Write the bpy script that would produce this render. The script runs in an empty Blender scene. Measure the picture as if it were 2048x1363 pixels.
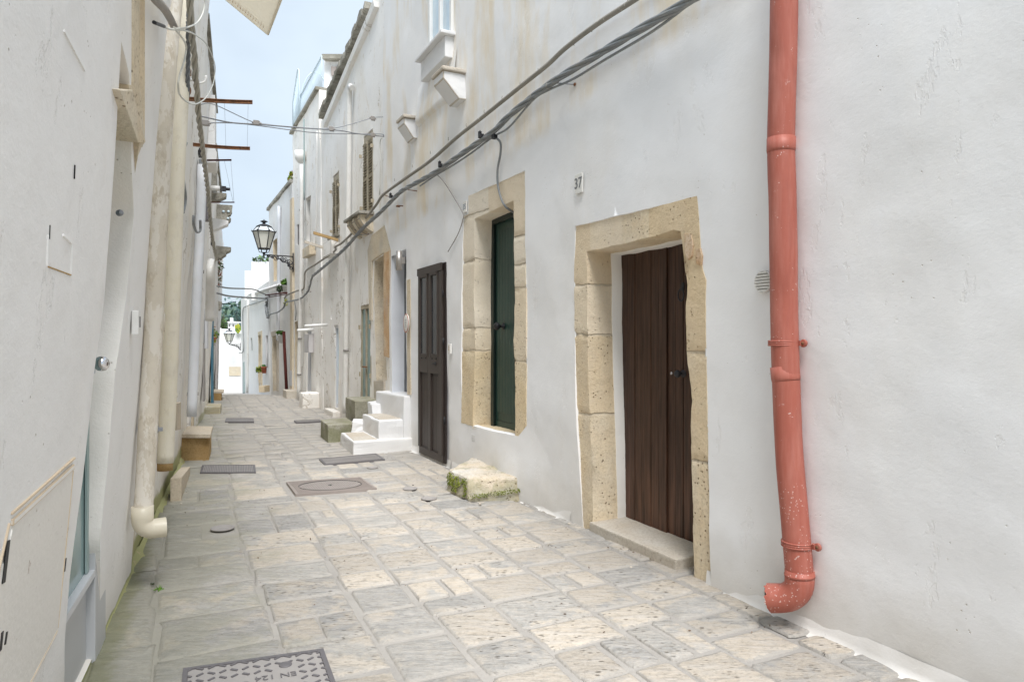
import bpy, bmesh, math, random
from mathutils import Vector, noise, geometry, Matrix
R = math.radians
rnd = random.Random(7)

# ------------------------------------------------------------------ camera, world, sun
F = 1365.0; CX = 1024.0; CY = 681.5; H = 1.6
scene = bpy.context.scene
cam_d = bpy.data.cameras.new("camera"); cam = bpy.data.objects.new("camera", cam_d)
scene.collection.objects.link(cam); scene.camera = cam
cam.location = (0, 0, H); cam.rotation_euler = (R(90), 0, 0)
cam_d.sensor_width = 36; cam_d.lens = F / 2048 * 36; cam_d.clip_start = .05; cam_d.clip_end = 3000
SUN_EL = R(60); SUN_AZ = R(161)        # compass style: 0 = +Y, clockwise
world = bpy.data.worlds.new("World"); scene.world = world; world.use_nodes = True
wt = world.node_tree; wt.nodes.clear()
wo = wt.nodes.new("ShaderNodeOutputWorld"); bg = wt.nodes.new("ShaderNodeBackground")
sky = wt.nodes.new("ShaderNodeTexSky"); sky.sky_type = 'NISHITA'; sky.sun_disc = False
sky.sun_elevation = SUN_EL; sky.sun_rotation = SUN_AZ; sky.air_density = 1.0; sky.dust_density = 2.0
tc = wt.nodes.new("ShaderNodeTexCoord"); mp = wt.nodes.new("ShaderNodeMapping"); mp.inputs['Scale'].default_value = (1, 1, 1.6)
cn = wt.nodes.new("ShaderNodeTexNoise"); cn.inputs['Scale'].default_value = 1.6; cn.inputs['Detail'].default_value = 5
cr = wt.nodes.new("ShaderNodeValToRGB"); cr.color_ramp.elements[0].position = .40; cr.color_ramp.elements[1].position = .60
cr.color_ramp.elements[0].color = (.62, .62, .62, 1); cr.color_ramp.elements[1].color = (.97, .97, .97, 1)
cm = wt.nodes.new("ShaderNodeMix"); cm.data_type = 'RGBA'
cm.inputs[7].default_value = (6.5, 7.55, 8.6, 1)
L = wt.links.new
L(tc.outputs['Generated'], mp.inputs[0]); L(mp.outputs[0], cn.inputs[0]); L(cn.outputs['Fac'], cr.inputs[0])
L(cr.outputs[0], cm.inputs[0]); L(sky.outputs[0], cm.inputs[6]); L(cm.outputs[2], bg.inputs[0])
bg.inputs[1].default_value = .050; L(bg.outputs[0], wo.inputs[0])
sd = bpy.data.lights.new("sun", 'SUN'); sd.energy = 2.3; sd.angle = R(32); sd.color = (1, .99, .985)
so = bpy.data.objects.new("sun", sd); scene.collection.objects.link(so)
sv = Vector((math.sin(SUN_AZ) * math.cos(SUN_EL), math.cos(SUN_AZ) * math.cos(SUN_EL), math.sin(SUN_EL)))
so.rotation_euler = sv.to_track_quat('Z', 'Y').to_euler(); so.location = (0, 0, 30)
scene.view_settings.view_transform = 'Standard'; scene.view_settings.look = 'None'
scene.view_settings.gamma = 1; scene.view_settings.exposure = 1.30
scene.cycles.max_bounces = 12; scene.cycles.diffuse_bounces = 10
COL = scene.collection

# ------------------------------------------------------------------ materials
class NT:
    def __init__(s, name):
        s.m = bpy.data.materials.new(name); s.m.use_nodes = True; s.t = s.m.node_tree
        s.b = s.t.nodes["Principled BSDF"]; s.L = s.t.links.new; s._p = None
    def n(s, k): return s.t.nodes.new(k)
    def pos(s):
        if s._p is None: s._p = s.n("ShaderNodeNewGeometry").outputs['Position']
        return s._p
    def inp(s, sock, v):
        if isinstance(v, bpy.types.NodeSocket): s.L(v, sock)
        elif isinstance(v, (tuple, list)): sock.default_value = (*v, 1) if len(v) == 3 and sock.type == 'RGBA' else v
        else: sock.default_value = v
    def vec(s, sc, loc=(0, 0, 0), rot=(0, 0, 0), src=None):
        m = s.n("ShaderNodeMapping"); s.L(src or s.pos(), m.inputs[0]); m.inputs['Scale'].default_value = sc
        m.inputs['Location'].default_value = loc; m.inputs['Rotation'].default_value = rot; return m.outputs[0]
    def noise(s, sc, det=3, ro=.5, vec=None, dist=0):
        x = s.n("ShaderNodeTexNoise"); s.L(vec or s.pos(), x.inputs[0]); x.inputs['Scale'].default_value = sc
        x.inputs['Detail'].default_value = det; x.inputs['Roughness'].default_value = ro; x.inputs['Distortion'].default_value = dist
        return x.outputs['Fac']
    def voro(s, sc, feat='F1', vec=None, rand=1.0):
        x = s.n("ShaderNodeTexVoronoi"); x.feature = feat; s.L(vec or s.pos(), x.inputs['Vector'])
        x.inputs['Scale'].default_value = sc; x.inputs['Randomness'].default_value = rand; return x.outputs['Distance']
    def ramp(s, f, stops):
        x = s.n("ShaderNodeValToRGB"); s.L(f, x.inputs[0]); e = x.color_ramp.elements
        while len(e) < len(stops): e.new(.5)
        for q, (p, c) in zip(e, stops):
            q.position = p; q.color = (c, c, c, 1) if not isinstance(c, tuple) else (*c, 1)
        return x.outputs[0]
    def mix(s, f, a, b, mode='MIX'):
        x = s.n("ShaderNodeMix"); x.data_type = 'RGBA'; x.blend_type = mode
        s.inp(x.inputs[0], f); s.inp(x.inputs[6], a); s.inp(x.inputs[7], b); return x.outputs[2]
    def math(s, op, a, b=0.0, c=None, clamp=False):
        x = s.n("ShaderNodeMath"); x.operation = op; x.use_clamp = clamp; s.inp(x.inputs[0], a); s.inp(x.inputs[1], b)
        if c is not None: s.inp(x.inputs[2], c)
        return x.outputs[0]
    def sep(s, v=None):
        x = s.n("ShaderNodeSeparateXYZ"); s.L(v or s.pos(), x.inputs[0]); return x.outputs
    def rng(s, v, a, b, c=0.0, d=1.0):
        x = s.n("ShaderNodeMapRange"); x.interpolation_type = 'SMOOTHSTEP'; s.inp(x.inputs[0], v)
        for i, q in enumerate((a, b, c, d)): x.inputs[i + 1].default_value = q
        return x.outputs[0]
    def bump(s, h, dist=.01, st=1.0, nrm=None):
        x = s.n("ShaderNodeBump"); s.L(h, x.inputs['Height']); x.inputs['Distance'].default_value = dist
        x.inputs['Strength'].default_value = st
        if nrm: s.L(nrm, x.inputs['Normal'])
        return x.outputs[0]
    def attr(s, n):
        x = s.n("ShaderNodeAttribute"); x.attribute_name = n; return x.outputs['Color']
    def done(s, col=None, rough=.9, nrm=None, metal=0, spec=.25):
        if col is not None: s.inp(s.b.inputs['Base Color'], col)
        s.inp(s.b.inputs['Roughness'], rough); s.b.inputs['Metallic'].default_value = metal
        s.b.inputs['Specular IOR Level'].default_value = spec
        if nrm: s.L(nrm, s.b.inputs['Normal'])
        return s.m

def plaster(name, base=(.80, .795, .785), warm=(.74, .66, .52), warmamt=.3, cracks=0.0, coarse=1.0, dirt=.5, seed=0.0,
            high=None, moss=0.0, mh=.30, bd=.017, chips=0.0, z0=0.0, blue=0.0):
    t = NT(name); P = t.vec((1, 1, 1), loc=(seed, seed * .7, seed * .3))
    c = t.mix(t.ramp(t.noise(1.1, 4, .6, P), [(.42, 0), (.75, 1)]), base, tuple(x * .93 for x in base))
    if blue: c = t.mix(t.math('MULTIPLY', t.ramp(t.noise(.8, 2, .5, P), [(.4, 0), (.6, 1)]), blue), c, (.70, .76, .86))
    w = t.ramp(t.noise(.9, 6, .65, t.vec((1, 1, .45), loc=(seed + 9, 0, 0))), [(.50, 0), (.72, 1)])
    c = t.mix(t.math('MULTIPLY', w, warmamt), c, warm)
    z = t.sep()[2]
    if high:     # ochre staining above a ragged line where the fresh whitewash stops: (z at Y=0, slope)
        zz = t.math('SUBTRACT', z, t.math('ADD', t.math('MULTIPLY', t.sep()[1], high[1]), high[0]))
        zz = t.math('ADD', zz, t.math('MULTIPLY', t.noise(2.2, 4, .6), .30))
        m = t.rng(zz, .10, .26)
        st = t.ramp(t.noise(2.0, 5, .62, t.vec((1, 1, .30), loc=(seed, 3, 0))), [(.48, 0), (.66, 1)])
        c = t.mix(t.math('MULTIPLY', m, t.math('ADD', t.math('MULTIPLY', st, .58), .05)), c, (.74, .61, .40))
    if dirt:     # splashed dirt rising from the paving
        zz = t.math('SUBTRACT', z, z0)
        d = t.math('SUBTRACT', t.rng(zz, .0, .75, 1, 0), t.math('MULTIPLY', t.noise(3.5, 5, .65, P), .75))
        c = t.mix(t.math('MULTIPLY', t.math('MAXIMUM', d, 0.0), dirt), c, (.46, .40, .30))
    if moss:
        d = t.math('SUBTRACT', t.rng(z, .0, mh, 1.2, 0), t.noise(5, 5, .7, P))
        c = t.mix(t.math('MULTIPLY', t.rng(d, -.02, .3), moss), c, (.30, .31, .09))
    h = t.math('MULTIPLY', t.noise(5, 4, .5, P), .6)
    h = t.math('ADD', h, t.math('MULTIPLY', t.noise(26, 3, .55, t.vec((1, 1, 1.9), loc=(0, 0, seed), rot=(.5, 0, 0)), .6), .15 * coarse))
    h = t.math('ADD', h, t.math('MULTIPLY', t.noise(120, 2, .5), .085 * coarse))
    pk = t.ramp(t.voro(21, vec=P), [(.05, 1), (.11, 0)])
    pk = t.math('MULTIPLY', pk, t.ramp(t.noise(2.1, 2, .5, P), [(.56, 0), (.62, 1)]))
    h = t.math('SUBTRACT', h, t.math('MULTIPLY', pk, .35))
    c = t.mix(t.math('MULTIPLY', pk, .55), c, (.38, .31, .22))
    if cracks:
        wv = t.n("ShaderNodeVectorMath"); wv.operation = 'ADD'; t.L(t.vec((1.7, 1.7, .55), loc=(seed, 1, 2)), wv.inputs[0])
        nv = t.n("ShaderNodeTexNoise"); nv.inputs['Scale'].default_value = 3; nv.inputs['Detail'].default_value = 4; t.L(P, nv.inputs[0]); t.L(nv.outputs['Color'], wv.inputs[1])
        e = t.ramp(t.voro(.9, 'DISTANCE_TO_EDGE', wv.outputs[0]), [(.004, 1), (.013, 0)])
        e = t.math('MULTIPLY', e, t.ramp(t.noise(1.3, 3, .5, P), [(.50, 0), (.58, 1)]))
        c = t.mix(t.math('MULTIPLY', e, cracks), c, (.33, .27, .19)); h = t.math('SUBTRACT', h, t.math('MULTIPLY', e, .3))
    if chips:
        e = t.ramp(t.noise(4.2, 7, .72, t.vec((1, 1, .42), loc=(seed, 5, 1))), [(.60, 0), (.625, 1)])
        c = t.mix(t.math('MULTIPLY', e, chips), c, (.60, .49, .33)); h = t.math('SUBTRACT', h, t.math('MULTIPLY', e, .16))
        e = t.ramp(t.noise(7.0, 6, .75, t.vec((1, 1, .5), loc=(seed, 15, 1))), [(.66, 0), (.68, 1)])
        c = t.mix(t.math('MULTIPLY', e, chips), c, (.36, .33, .28))
    return t.done(c, .93, t.bump(h, bd, .8), spec=.15)

def limestone(name, a=(.82, .71, .53), b=(.74, .60, .41), grey=.3, moss=0.0, pit=1.0, seed=0.0, fine=1.0, joints=()):
    t = NT(name); P = t.vec((1, 1, 1), loc=(seed, 0, seed))
    c = t.mix(t.ramp(t.noise(2.6, 5, .6, P), [(.35, 0), (.7, 1)]), a, b)
    c = t.mix(t.math('MULTIPLY', t.ramp(t.noise(1.7, 4, .6, t.vec((1, 1, .6), loc=(4, seed, 0))), [(.5, 0), (.64, 1)]), grey), c, (.58, .55, .50))
    c = t.mix(t.math('MULTIPLY', t.noise(150, 2, .6), .25), c, tuple(x * .55 for x in b))
    p = t.ramp(t.voro(30, vec=t.vec((1, 1, 1), loc=(seed, 2, 3))), [(.12, 1), (.24, 0)])
    p = t.math('MULTIPLY', p, t.ramp(t.noise(7, 3, .6, P), [(.50, 0), (.56, 1)]))
    c = t.mix(t.math('MULTIPLY', t.ramp(t.noise(45, 4, .7, P), [(.40, 1), (.52, 0)]), .42), c, tuple(x * .68 for x in b))
    c = t.mix(t.math('MULTIPLY', p, .8 * pit), c, (.20, .12, .06))
    if moss:
        z = t.sep()[2]
        d = t.math('ADD', t.rng(z, .0, .30, .35, 0), t.math('SUBTRACT', t.noise(4, 5, .65, P), .5))
        c = t.mix(t.math('MULTIPLY', t.rng(d, .0, .16), moss), c, (.13, .15, .03))
    jm = None
    for zj, y0, y1 in joints:
        sp_ = t.sep(); dz = t.math('ABSOLUTE', t.math('SUBTRACT', t.math('ADD', sp_[2], t.math('MULTIPLY', t.math('SUBTRACT', t.noise(4, 4, .6), .5), .07)), zj)); e = t.rng(dz, .004, .012, 1, 0)
        e = t.math('MULTIPLY', e, t.math('MULTIPLY', t.math('GREATER_THAN', sp_[1], y0), t.math('LESS_THAN', sp_[1], y1))); jm = e if jm is None else t.math('MAXIMUM', jm, e)
        blk = t.math('MULTIPLY', t.math('GREATER_THAN', sp_[2], zj), t.math('MULTIPLY', t.math('GREATER_THAN', sp_[1], y0), t.math('LESS_THAN', sp_[1], y1)))
        c = t.mix(t.math('MULTIPLY', blk, .30), c, (.86, .80, .70) if int(zj * 100) % 2 else (.66, .50, .30))
    if jm is not None: c = t.mix(t.math('MULTIPLY', jm, .7), c, (.50, .43, .33))
    h = t.math('ADD', t.math('MULTIPLY', t.noise(9, 4, .6, P), .5), t.math('MULTIPLY', t.noise(55, 4, .7), .42 * fine))
    h = t.math('SUBTRACT', h, t.math('MULTIPLY', p, .6 * pit))
    if jm is not None: h = t.math('SUBTRACT', h, t.math('MULTIPLY', jm, .5))
    return t.done(c, .95, t.bump(h, .02, .9), spec=.1)

def paint(name, col, rough=.45, var=.12, metal=0, bs=0.0, spec=.4, chip=None, chipamt=.5, grain=None, dust=0.0, peel=0.0, spat=0):
    t = NT(name)
    c = t.mix(t.noise(3.5, 5, .6), tuple(x * (1 + var) for x in col), tuple(x * (1 - var) for x in col))
    h = t.noise(40, 3, .5)
    if grain:
        g = t.noise(9, 5, .65, t.vec((9, 9, .6)))
        c = t.mix(t.ramp(g, [(.35, 0), (.68, 1)]), c, grain); h = t.noise(18, 4, .6, t.vec((10, 10, .5)))
    if dust:
        c = t.mix(t.math('MULTIPLY', t.ramp(t.noise(6, 5, .7), [(.45, 0), (.7, 1)]), dust), c, (.55, .50, .42))
    if spat:
        c = t.mix(t.math('MULTIPLY', t.ramp(t.noise(5, 6, .7, t.vec((3, 3, .3))), [(.45, 0), (.68, 1)]), .35), c, (.56, .27, .22))
        c = t.mix(t.math('MULTIPLY', t.ramp(t.noise(8, 5, .7, t.vec((3, 3, .4), loc=(5, 5, 5))), [(.55, 0), (.7, 1)]), .35), c, (.28, .09, .07))
        z = t.sep()[2]; e = t.ramp(t.voro(62), [(.14, 1), (.24, 0)])
        e = t.math('MULTIPLY', e, t.ramp(t.math('ADD', t.noise(9, 3, .6), t.rng(z, .2, 1.6, .10, -.06)), [(.56, 0), (.60, 1)])); c = t.mix(t.math('MULTIPLY', e, .6), c, (.76, .66, .62))
        e = t.ramp(t.math('ADD', t.noise(30, 4, .7), t.rng(z, .05, .32, .08, 0)), [(.70, 0), (.72, 1)]); c = t.mix(t.math('MULTIPLY', e, .8), c, (.74, .68, .64))
    if peel:
        e = t.ramp(t.noise(9, 6, .7, t.vec((1, 1, .35))), [(.50, 0), (.52, 1)]); c = t.mix(t.math('MULTIPLY', e, peel), c, (.78, .74, .67)); h = t.math('ADD', h, e)
        e = t.ramp(t.noise(14, 5, .7, t.vec((1, 1, .5), loc=(3, 1, 1))), [(.58, 0), (.62, 1)]); c = t.mix(t.math('MULTIPLY', e, peel), c, (.50, .43, .33))
    if chip:
        e = t.ramp(t.noise(26, 4, .62), [(.66, 0), (.68, 1)])
        e = t.math('MULTIPLY', e, t.ramp(t.noise(2.6, 3, .5), [(.5, 0), (.6, 1)]))
        e = t.math('MULTIPLY', e, chipamt); c = t.mix(e, c, chip)
    return t.done(c, rough, t.bump(h, .004, bs or .25), metal, spec)

def wood(name, col, dark, rough=.5):
    t = NT(name); v = t.vec((22, 22, .9)); g = t.noise(2.0, 6, .65, v, .4); g2 = t.noise(7, 3, .6, t.vec((6, 6, .5), loc=(3, 3, 3)))
    c = t.mix(t.ramp(g, [(.34, 0), (.66, 1)]), dark, col)
    c = t.mix(t.math('MULTIPLY', t.ramp(g2, [(.4, 0), (.7, 1)]), .55), c, tuple(x * .45 for x in dark))
    z = t.sep()[2]
    worn = t.math('MULTIPLY', t.rng(z, .1, 1.0, 1, 0), t.ramp(t.noise(3, 5, .6, t.vec((6, 6, .5))), [(.4, 0), (.65, 1)]))
    c = t.mix(t.math('MULTIPLY', worn, .6), c, tuple(min(1, x * 2.1) for x in col))
    return t.done(c, rough, t.bump(g, .006, .5), spec=.3)

def flat(name, col, rough=.6, metal=0, spec=.3, emit=None):
    t = NT(name)
    c = t.mix(t.noise(12, 3, .6), tuple(x * 1.08 for x in col), tuple(x * .88 for x in col))
    return t.done(c, rough, None, metal, spec)

def rusty(name, a=(.30, .14, .07), b=(.14, .08, .05)):
    t = NT(name); c = t.mix(t.ramp(t.noise(22, 5, .7), [(.35, 0), (.65, 1)]), a, b)
    return t.done(c, .9, t.bump(t.noise(60, 3, .6), .004, .8), .1, .2)

def glass(name, col=(.12, .16, .17), rough=.06, spec=.7, var=.3):
    t = NT(name); c = t.mix(t.ramp(t.noise(1.2, 3, .6), [(.35, 0), (.7, 1)]), col, tuple(x * (1 + var) for x in col))
    return t.done(c, rough, t.bump(t.noise(3, 2, .5), .004, .15), 0, spec)

def leafmat(name, a, b):
    t = NT(name); c = t.mix(t.ramp(t.noise(6, 3, .6), [(.35, 0), (.65, 1)]), a, b)
    return t.done(c, .6, None, 0, .3)

m_r1 = plaster("plaster_right_near", base=(.865, .865, .865), warmamt=.16, high=(4.02, -.075), dirt=.5, seed=1, coarse=.6, bd=.010, blue=.10, cracks=.0, chips=.03)
m_r2 = plaster("plaster_cream_flaking", base=(.89, .87, .835), warmamt=.42, cracks=.7, chips=.35, dirt=.5, seed=4, coarse=.9)
m_r3 = plaster("plaster_white_far", base=(.80, .795, .78), warmamt=.28, cracks=.3, chips=.12, dirt=.3, seed=7)
m_r4 = plaster("plaster_bright", base=(.79, .79, .79), warmamt=.10, dirt=.2, seed=9, z0=-1)
m_l1 = plaster("plaster_left_near", base=(.855, .85, .84), warmamt=.14, dirt=.35, seed=12, coarse=.45, chips=.03, moss=.8, mh=.09)
m_l2 = plaster("plaster_left_old", base=(.86, .84, .80), warmamt=.55, cracks=.8, chips=.5, dirt=.6, moss=.8, mh=.40, seed=15)
m_l3 = plaster("plaster_left_grey", base=(.86, .85, .83), warmamt=.5, cracks=.7, chips=.45, dirt=.5, moss=.5, seed=21)
m_grime = plaster("plaster_step", base=(.74, .74, .74), warmamt=.08, dirt=.30, seed=24, coarse=.7)
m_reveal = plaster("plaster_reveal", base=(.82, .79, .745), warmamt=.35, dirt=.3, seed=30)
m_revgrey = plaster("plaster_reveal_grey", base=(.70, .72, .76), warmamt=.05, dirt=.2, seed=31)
m_stone = limestone("tan_limestone", seed=2)
m_stone2 = limestone("tan_limestone_pale", a=(.78, .70, .56), b=(.70, .59, .43), seed=5, grey=.5)
m_stone_or = limestone("tan_limestone_orange", a=(.74, .60, .42), b=(.58, .33, .16), seed=8, grey=.5)
m_lichen = limestone("lichen_coping", a=(.46, .44, .38), b=(.16, .15, .12), seed=11, grey=.4)
m_sill = limestone("marble_threshold", a=(.60, .56, .49), b=(.52, .45, .36), seed=13, grey=.6, pit=.3, fine=.4)
m_mossy = limestone("mossy_step", a=(.66, .64, .60), b=(.66, .54, .38), seed=17, grey=.3, moss=.35)
m_conc = limestone("mossy_concrete", a=(.42, .40, .33), b=(.27, .255, .18), seed=19, grey=.5, moss=.38, pit=.6)
m_bench = limestone("bench_stone", a=(.50, .35, .17), b=(.38, .24, .10), seed=23, grey=.05, pit=.2, fine=.3)
m_benchtop = limestone("bench_slab", a=(.66, .58, .47), b=(.58, .49, .37), seed=25, grey=.3, pit=.2, fine=.4)
m_dwood = wood("dark_brown_wood", (.085, .042, .026), (.040, .020, .013), .42)
m_green = paint("dark_green_paint", (.018, .050, .040), .4, .2, grain=(.026, .062, .05))
m_green2 = paint("dark_green_frame_paint", (.008, .018, .015), .4)
m_brown = paint("brown_metal_paint", (.056, .044, .037), .5, .08)
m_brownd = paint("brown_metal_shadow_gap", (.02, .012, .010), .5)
m_glassd = glass("dark_glass", (.035, .040, .045), .12, .5)
m_glasst = glass("teal_glass", (.20, .30, .30), .08, .6)
m_glassb = glass("sky_glass", (.50, .62, .70), .03, .9)
m_copper = paint("salmon_pipe_paint", (.37, .11, .078), .48, .09, chip=(.80, .70, .66), chipamt=.5, spec=.28, spat=1)
m_copper.node_tree.nodes["Principled BSDF"].inputs['Metallic'].default_value = .05
m_rust = rusty("rust"); m_darkred = rusty("dark_red_iron", (.10, .024, .02), (.06, .018, .016))
m_iron = flat("wrought_iron", (.045, .045, .05), .6, .3); m_black = flat("black_plastic", (.018, .018, .02), .5)
m_cable = paint("grey_cable", (.20, .215, .225), .5, .15, dust=.25); m_cable2 = paint("old_painted_cable", (.28, .26, .225), .8, .25, chip=(.6, .57, .5), chipamt=.9)
m_cablel = paint("beige_twisted_cable", (.36, .345, .30), .7, .15, dust=.3); m_wirew = flat("white_wire", (.60, .60, .55), .5)
m_steel = flat("brushed_steel", (.45, .42, .39), .38, .8); m_chrome = flat("chrome", (.72, .72, .74), .08, 1.0)
m_galv = flat("galvanised_wire", (.30, .31, .33), .5, .3)
m_pvc = paint("beige_pvc_pipe", (.66, .60, .50), .6, .10, dust=.5, peel=.6)
m_pvc2 = paint("cream_pvc_pipe", (.76, .71, .58), .5, .08, dust=.35, peel=.22)
m_pvcw = paint("white_pvc_pipe", (.75, .74, .71), .5, .08, dust=.3); m_pvcg = paint("pale_grey_pipe", (.66, .68, .71), .5, .06, dust=.2)
m_elbow = paint("clean_cream_elbow", (.70, .64, .51), .35, .05)
m_greyp = paint("grey_door_paint", (.50, .51, .52), .5, .06); m_greyl = paint("light_grey_door_paint", (.60, .61, .63), .5, .05)
m_hatch = paint("old_white_gloss_paint", (.79, .77, .73), .5, .05, bs=.6, chip=(.22, .11, .06), chipamt=.6)
m_rustpaint = paint("rust_streak_paint", (.62, .50, .36), .6, .3, chip=(.13, .07, .04), chipamt=1.0)
m_white = paint("white_metal_paint", (.78, .78, .76), .5, .05, dust=.15); m_box = paint("box_grey", (.52, .50, .50), .6, .06)
m_plate = flat("plate_ceramic", (.74, .73, .69), .35); m_ink = flat("plate_ink", (.17, .18, .19), .5); m_inkf = flat("plate_ink_faded", (.25, .29, .33), .5)
m_louvre = paint("weathered_louvre_paint", (.36, .31, .22), .7, .15, dust=.4); m_louvred = flat("louvre_dark", (.06, .052, .04), .8)
m_canvas = paint("beige_canvas", (.86, .83, .75), .9, .05, dust=.1)
_t = m_canvas.node_tree; _tr = _t.nodes.new("ShaderNodeBsdfTranslucent"); _tr.inputs[0].default_value = (.90, .87, .79, 1)
_mx = _t.nodes.new("ShaderNodeMixShader"); _mx.inputs[0].default_value = .5; _o = _t.nodes["Material Output"]
_t.links.new(_t.nodes["Principled BSDF"].outputs[0], _mx.inputs[1]); _t.links.new(_tr.outputs[0], _mx.inputs[2]); _t.links.new(_mx.outputs[0], _o.inputs[0])
m_manh = flat("cast_iron_cover", (.175, .165, .17), .55, .35); m_manh2 = flat("cast_iron_frame_rusty", (.31, .27, .245), .7, .15)
m_manhl = flat("cast_iron_dusty", (.33, .31, .295), .7, .1)
m_terra = flat("terracotta", (.42, .13, .07), .8); m_potw = flat("white_pot", (.68, .68, .66), .6)
m_leaf = leafmat("leaf_green", (.13, .26, .03), (.05, .12, .02)); m_leafd = leafmat("leaf_dark", (.055, .085, .03), (.02, .04, .015))
m_leafy = leafmat("leaf_yellow", (.42, .40, .03), (.22, .28, .04)); m_leafr = leafmat("petal", (.35, .06, .12), (.45, .25, .03))
m_pine = leafmat("far_pine", (.085, .15, .135), (.045, .085, .085)); m_pine2 = leafmat("far_broadleaf", (.13, .20, .13), (.08, .13, .10))
m_trunk = flat("bark", (.12, .09, .07), .9); m_dry = leafmat("dry_leaf", (.14, .08, .04), (.06, .04, .025))
m_blue = paint("blue_door_paint", (.05, .17, .25), .5); m_teal = paint("teal_shutter_paint", (.03, .14, .14), .5); m_tealp = paint("pale_teal_paint", (.33, .42, .41), .6)
m_lampglass = glass("frosted_lantern_glass", (.62, .62, .56), .25, .5, .1)
m_lampclear = glass("lantern_top_glass", (.70, .76, .80), .05, .9, .1)
m_railb = paint("pale_blue_railing", (.50, .60, .66), .5)
m_moss = leafmat("moss", (.24, .27, .035), (.10, .125, .02))

# paving
def paving_mat(name, mortar=False):
    t = NT(name); s = t.sep(); w = t.math('ADD', s[0], t.math('MULTIPLY', s[1], .44))      # across the street
    if mortar:
        c = t.mix(t.ramp(t.noise(2.5, 5, .6), [(.35, 0), (.7, 1)]), (.57, .535, .475), (.48, .45, .40))
        h = t.math('ADD', t.math('MULTIPLY', t.noise(18, 5, .65), .8), t.math('MULTIPLY', t.noise(130, 2, .6), .3))
    else:
        a = t.n("ShaderNodeAttribute"); a.attribute_name = "tint"; q = t.n("ShaderNodeSeparateColor"); t.L(a.outputs['Color'], q.inputs[0])
        tone, pitted, br = q.outputs[0], q.outputs[1], q.outputs[2]
        rot = (0, 0, .42)
        P = t.vec((1, 1, 1), rot=rot)
        beige = t.mix(t.ramp(t.noise(7, 5, .62), [(.35, 0), (.7, 1)]), (.84, .75, .62), (.75, .655, .52))
        grey = t.mix(t.ramp(t.noise(6, 5, .62), [(.35, 0), (.7, 1)]), (.60, .585, .545), (.50, .49, .455))
        f = t.math('ADD', tone, t.math('MULTIPLY', t.math('SUBTRACT', t.noise(3.2, 5, .65), .5), 1.9), clamp=True)
        c = t.mix(t.ramp(f, [(.42, 0), (.58, 1)]), beige, grey)
        c = t.mix(t.math('MULTIPLY', t.ramp(t.noise(38, 5, .72), [(.36, 1), (.50, 0)]), .55), c, (.42, .38, .31))
        c = t.mix(t.math('MULTIPLY', t.ramp(t.noise(24, 5, .7, t.vec((1, 2, 1), rot=rot)), [(.52, 0), (.62, 1)]), .45), c, (.86, .80, .70))
        ed = t.n('ShaderNodeAttribute'); ed.attribute_name = 'edge'
        em = t.rng(t.math('ADD', t.math('MULTIPLY', ed.outputs['Fac'], .42), t.noise(14, 5, .7)), .70, .80)
        wv = t.noise(3.4, 7, .72, t.vec((1.2, 6, 1), rot=rot))
        c = t.mix(t.math('MULTIPLY', t.ramp(wv, [(.46, 0), (.60, 1)]), .60), c, (.80, .745, .66))
        wv2 = t.noise(4.5, 7, .75, t.vec((1.4, 9, 1), loc=(7, 7, 0), rot=rot))
        c = t.mix(t.math('MULTIPLY', t.ramp(wv2, [(.53, 0), (.66, 1)]), .6), c, (.36, .33, .275))
        c = t.mix(1.0, c, t.mix(t.rng(br, 0, 1), (.84, .84, .84), (1.06, 1.05, 1.03)), 'MULTIPLY')
        pv = t.ramp(t.voro(17, vec=t.vec((1, 2.6, 1), rot=rot)), [(.12, 1), (.30, 0)])
        pv = t.math('MULTIPLY', pv, t.ramp(t.noise(9, 3, .6), [(.44, 0), (.52, 1)]))
        pv = t.math('MULTIPLY', pv, t.rng(pitted, .25, .55))
        c = t.mix(t.math('MULTIPLY', pv, .75), c, (.20, .165, .12))
        c = t.mix(t.math('MULTIPLY', em, .85), c, (.62, .58, .51))
        h = t.math('ADD', t.math('MULTIPLY', wv, 1.1), t.math('MULTIPLY', t.noise(50, 5, .7), .38))
        h = t.math('SUBTRACT', t.math('ADD', h, t.math('MULTIPLY', t.noise(9, 5, .6), .8)), t.math('MULTIPLY', pv, .45))
    dusty = t.ramp(t.noise(1.7, 6, .65, t.vec((1, 1, 1), loc=(2, 8, 0))), [(.44, 0), (.62, 1)])
    c = t.mix(t.math('MULTIPLY', dusty, .0 if mortar else .24), c, (.60, .56, .48))
    # moss and algae towards the damp left side, a little under the right wall
    left = t.rng(w, -.5, 1.25, 1.0, .0)
    mo = t.math('ADD', t.math('MULTIPLY', left, .40), t.math('SUBTRACT', t.noise(2.4, 7, .70), .62))
    c = t.mix(t.math('MULTIPLY', t.rng(mo, .02, .26), .42), c, (.46, .445, .31))
    edge = t.math('ADD', t.rng(w, -.62, -.30, .9, 0), t.math('SUBTRACT', t.noise(4, 5, .7), .9))
    c = t.mix(t.math('MULTIPLY', t.rng(edge, -.1, .3), .5), c, (.27, .28, .10))
    sp = t.ramp(t.voro(30), [(.03, 1), (.055, 0)]); sp = t.math('MULTIPLY', sp, t.ramp(t.noise(3, 2, .5, t.vec((1, 1, 1), loc=(5, 1, 1))), [(.5, 0), (.58, 1)]))
    c = t.mix(t.math('MULTIPLY', sp, .7), c, (.12, .10, .075))
    c = t.mix(1.0, c, (.64, .645, .67), 'MULTIPLY')
    return t.done(c, .88, t.bump(h, .020 if not mortar else .012, .95), spec=.22)
m_pave = paving_mat("paving_stone"); m_mortar = paving_mat("paving_mortar", True)
m_earth = flat("far_ground", (.32, .30, .22), .95); m_hill = leafmat("hill_scrub", (.10, .16, .11), (.06, .11, .08))

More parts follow.
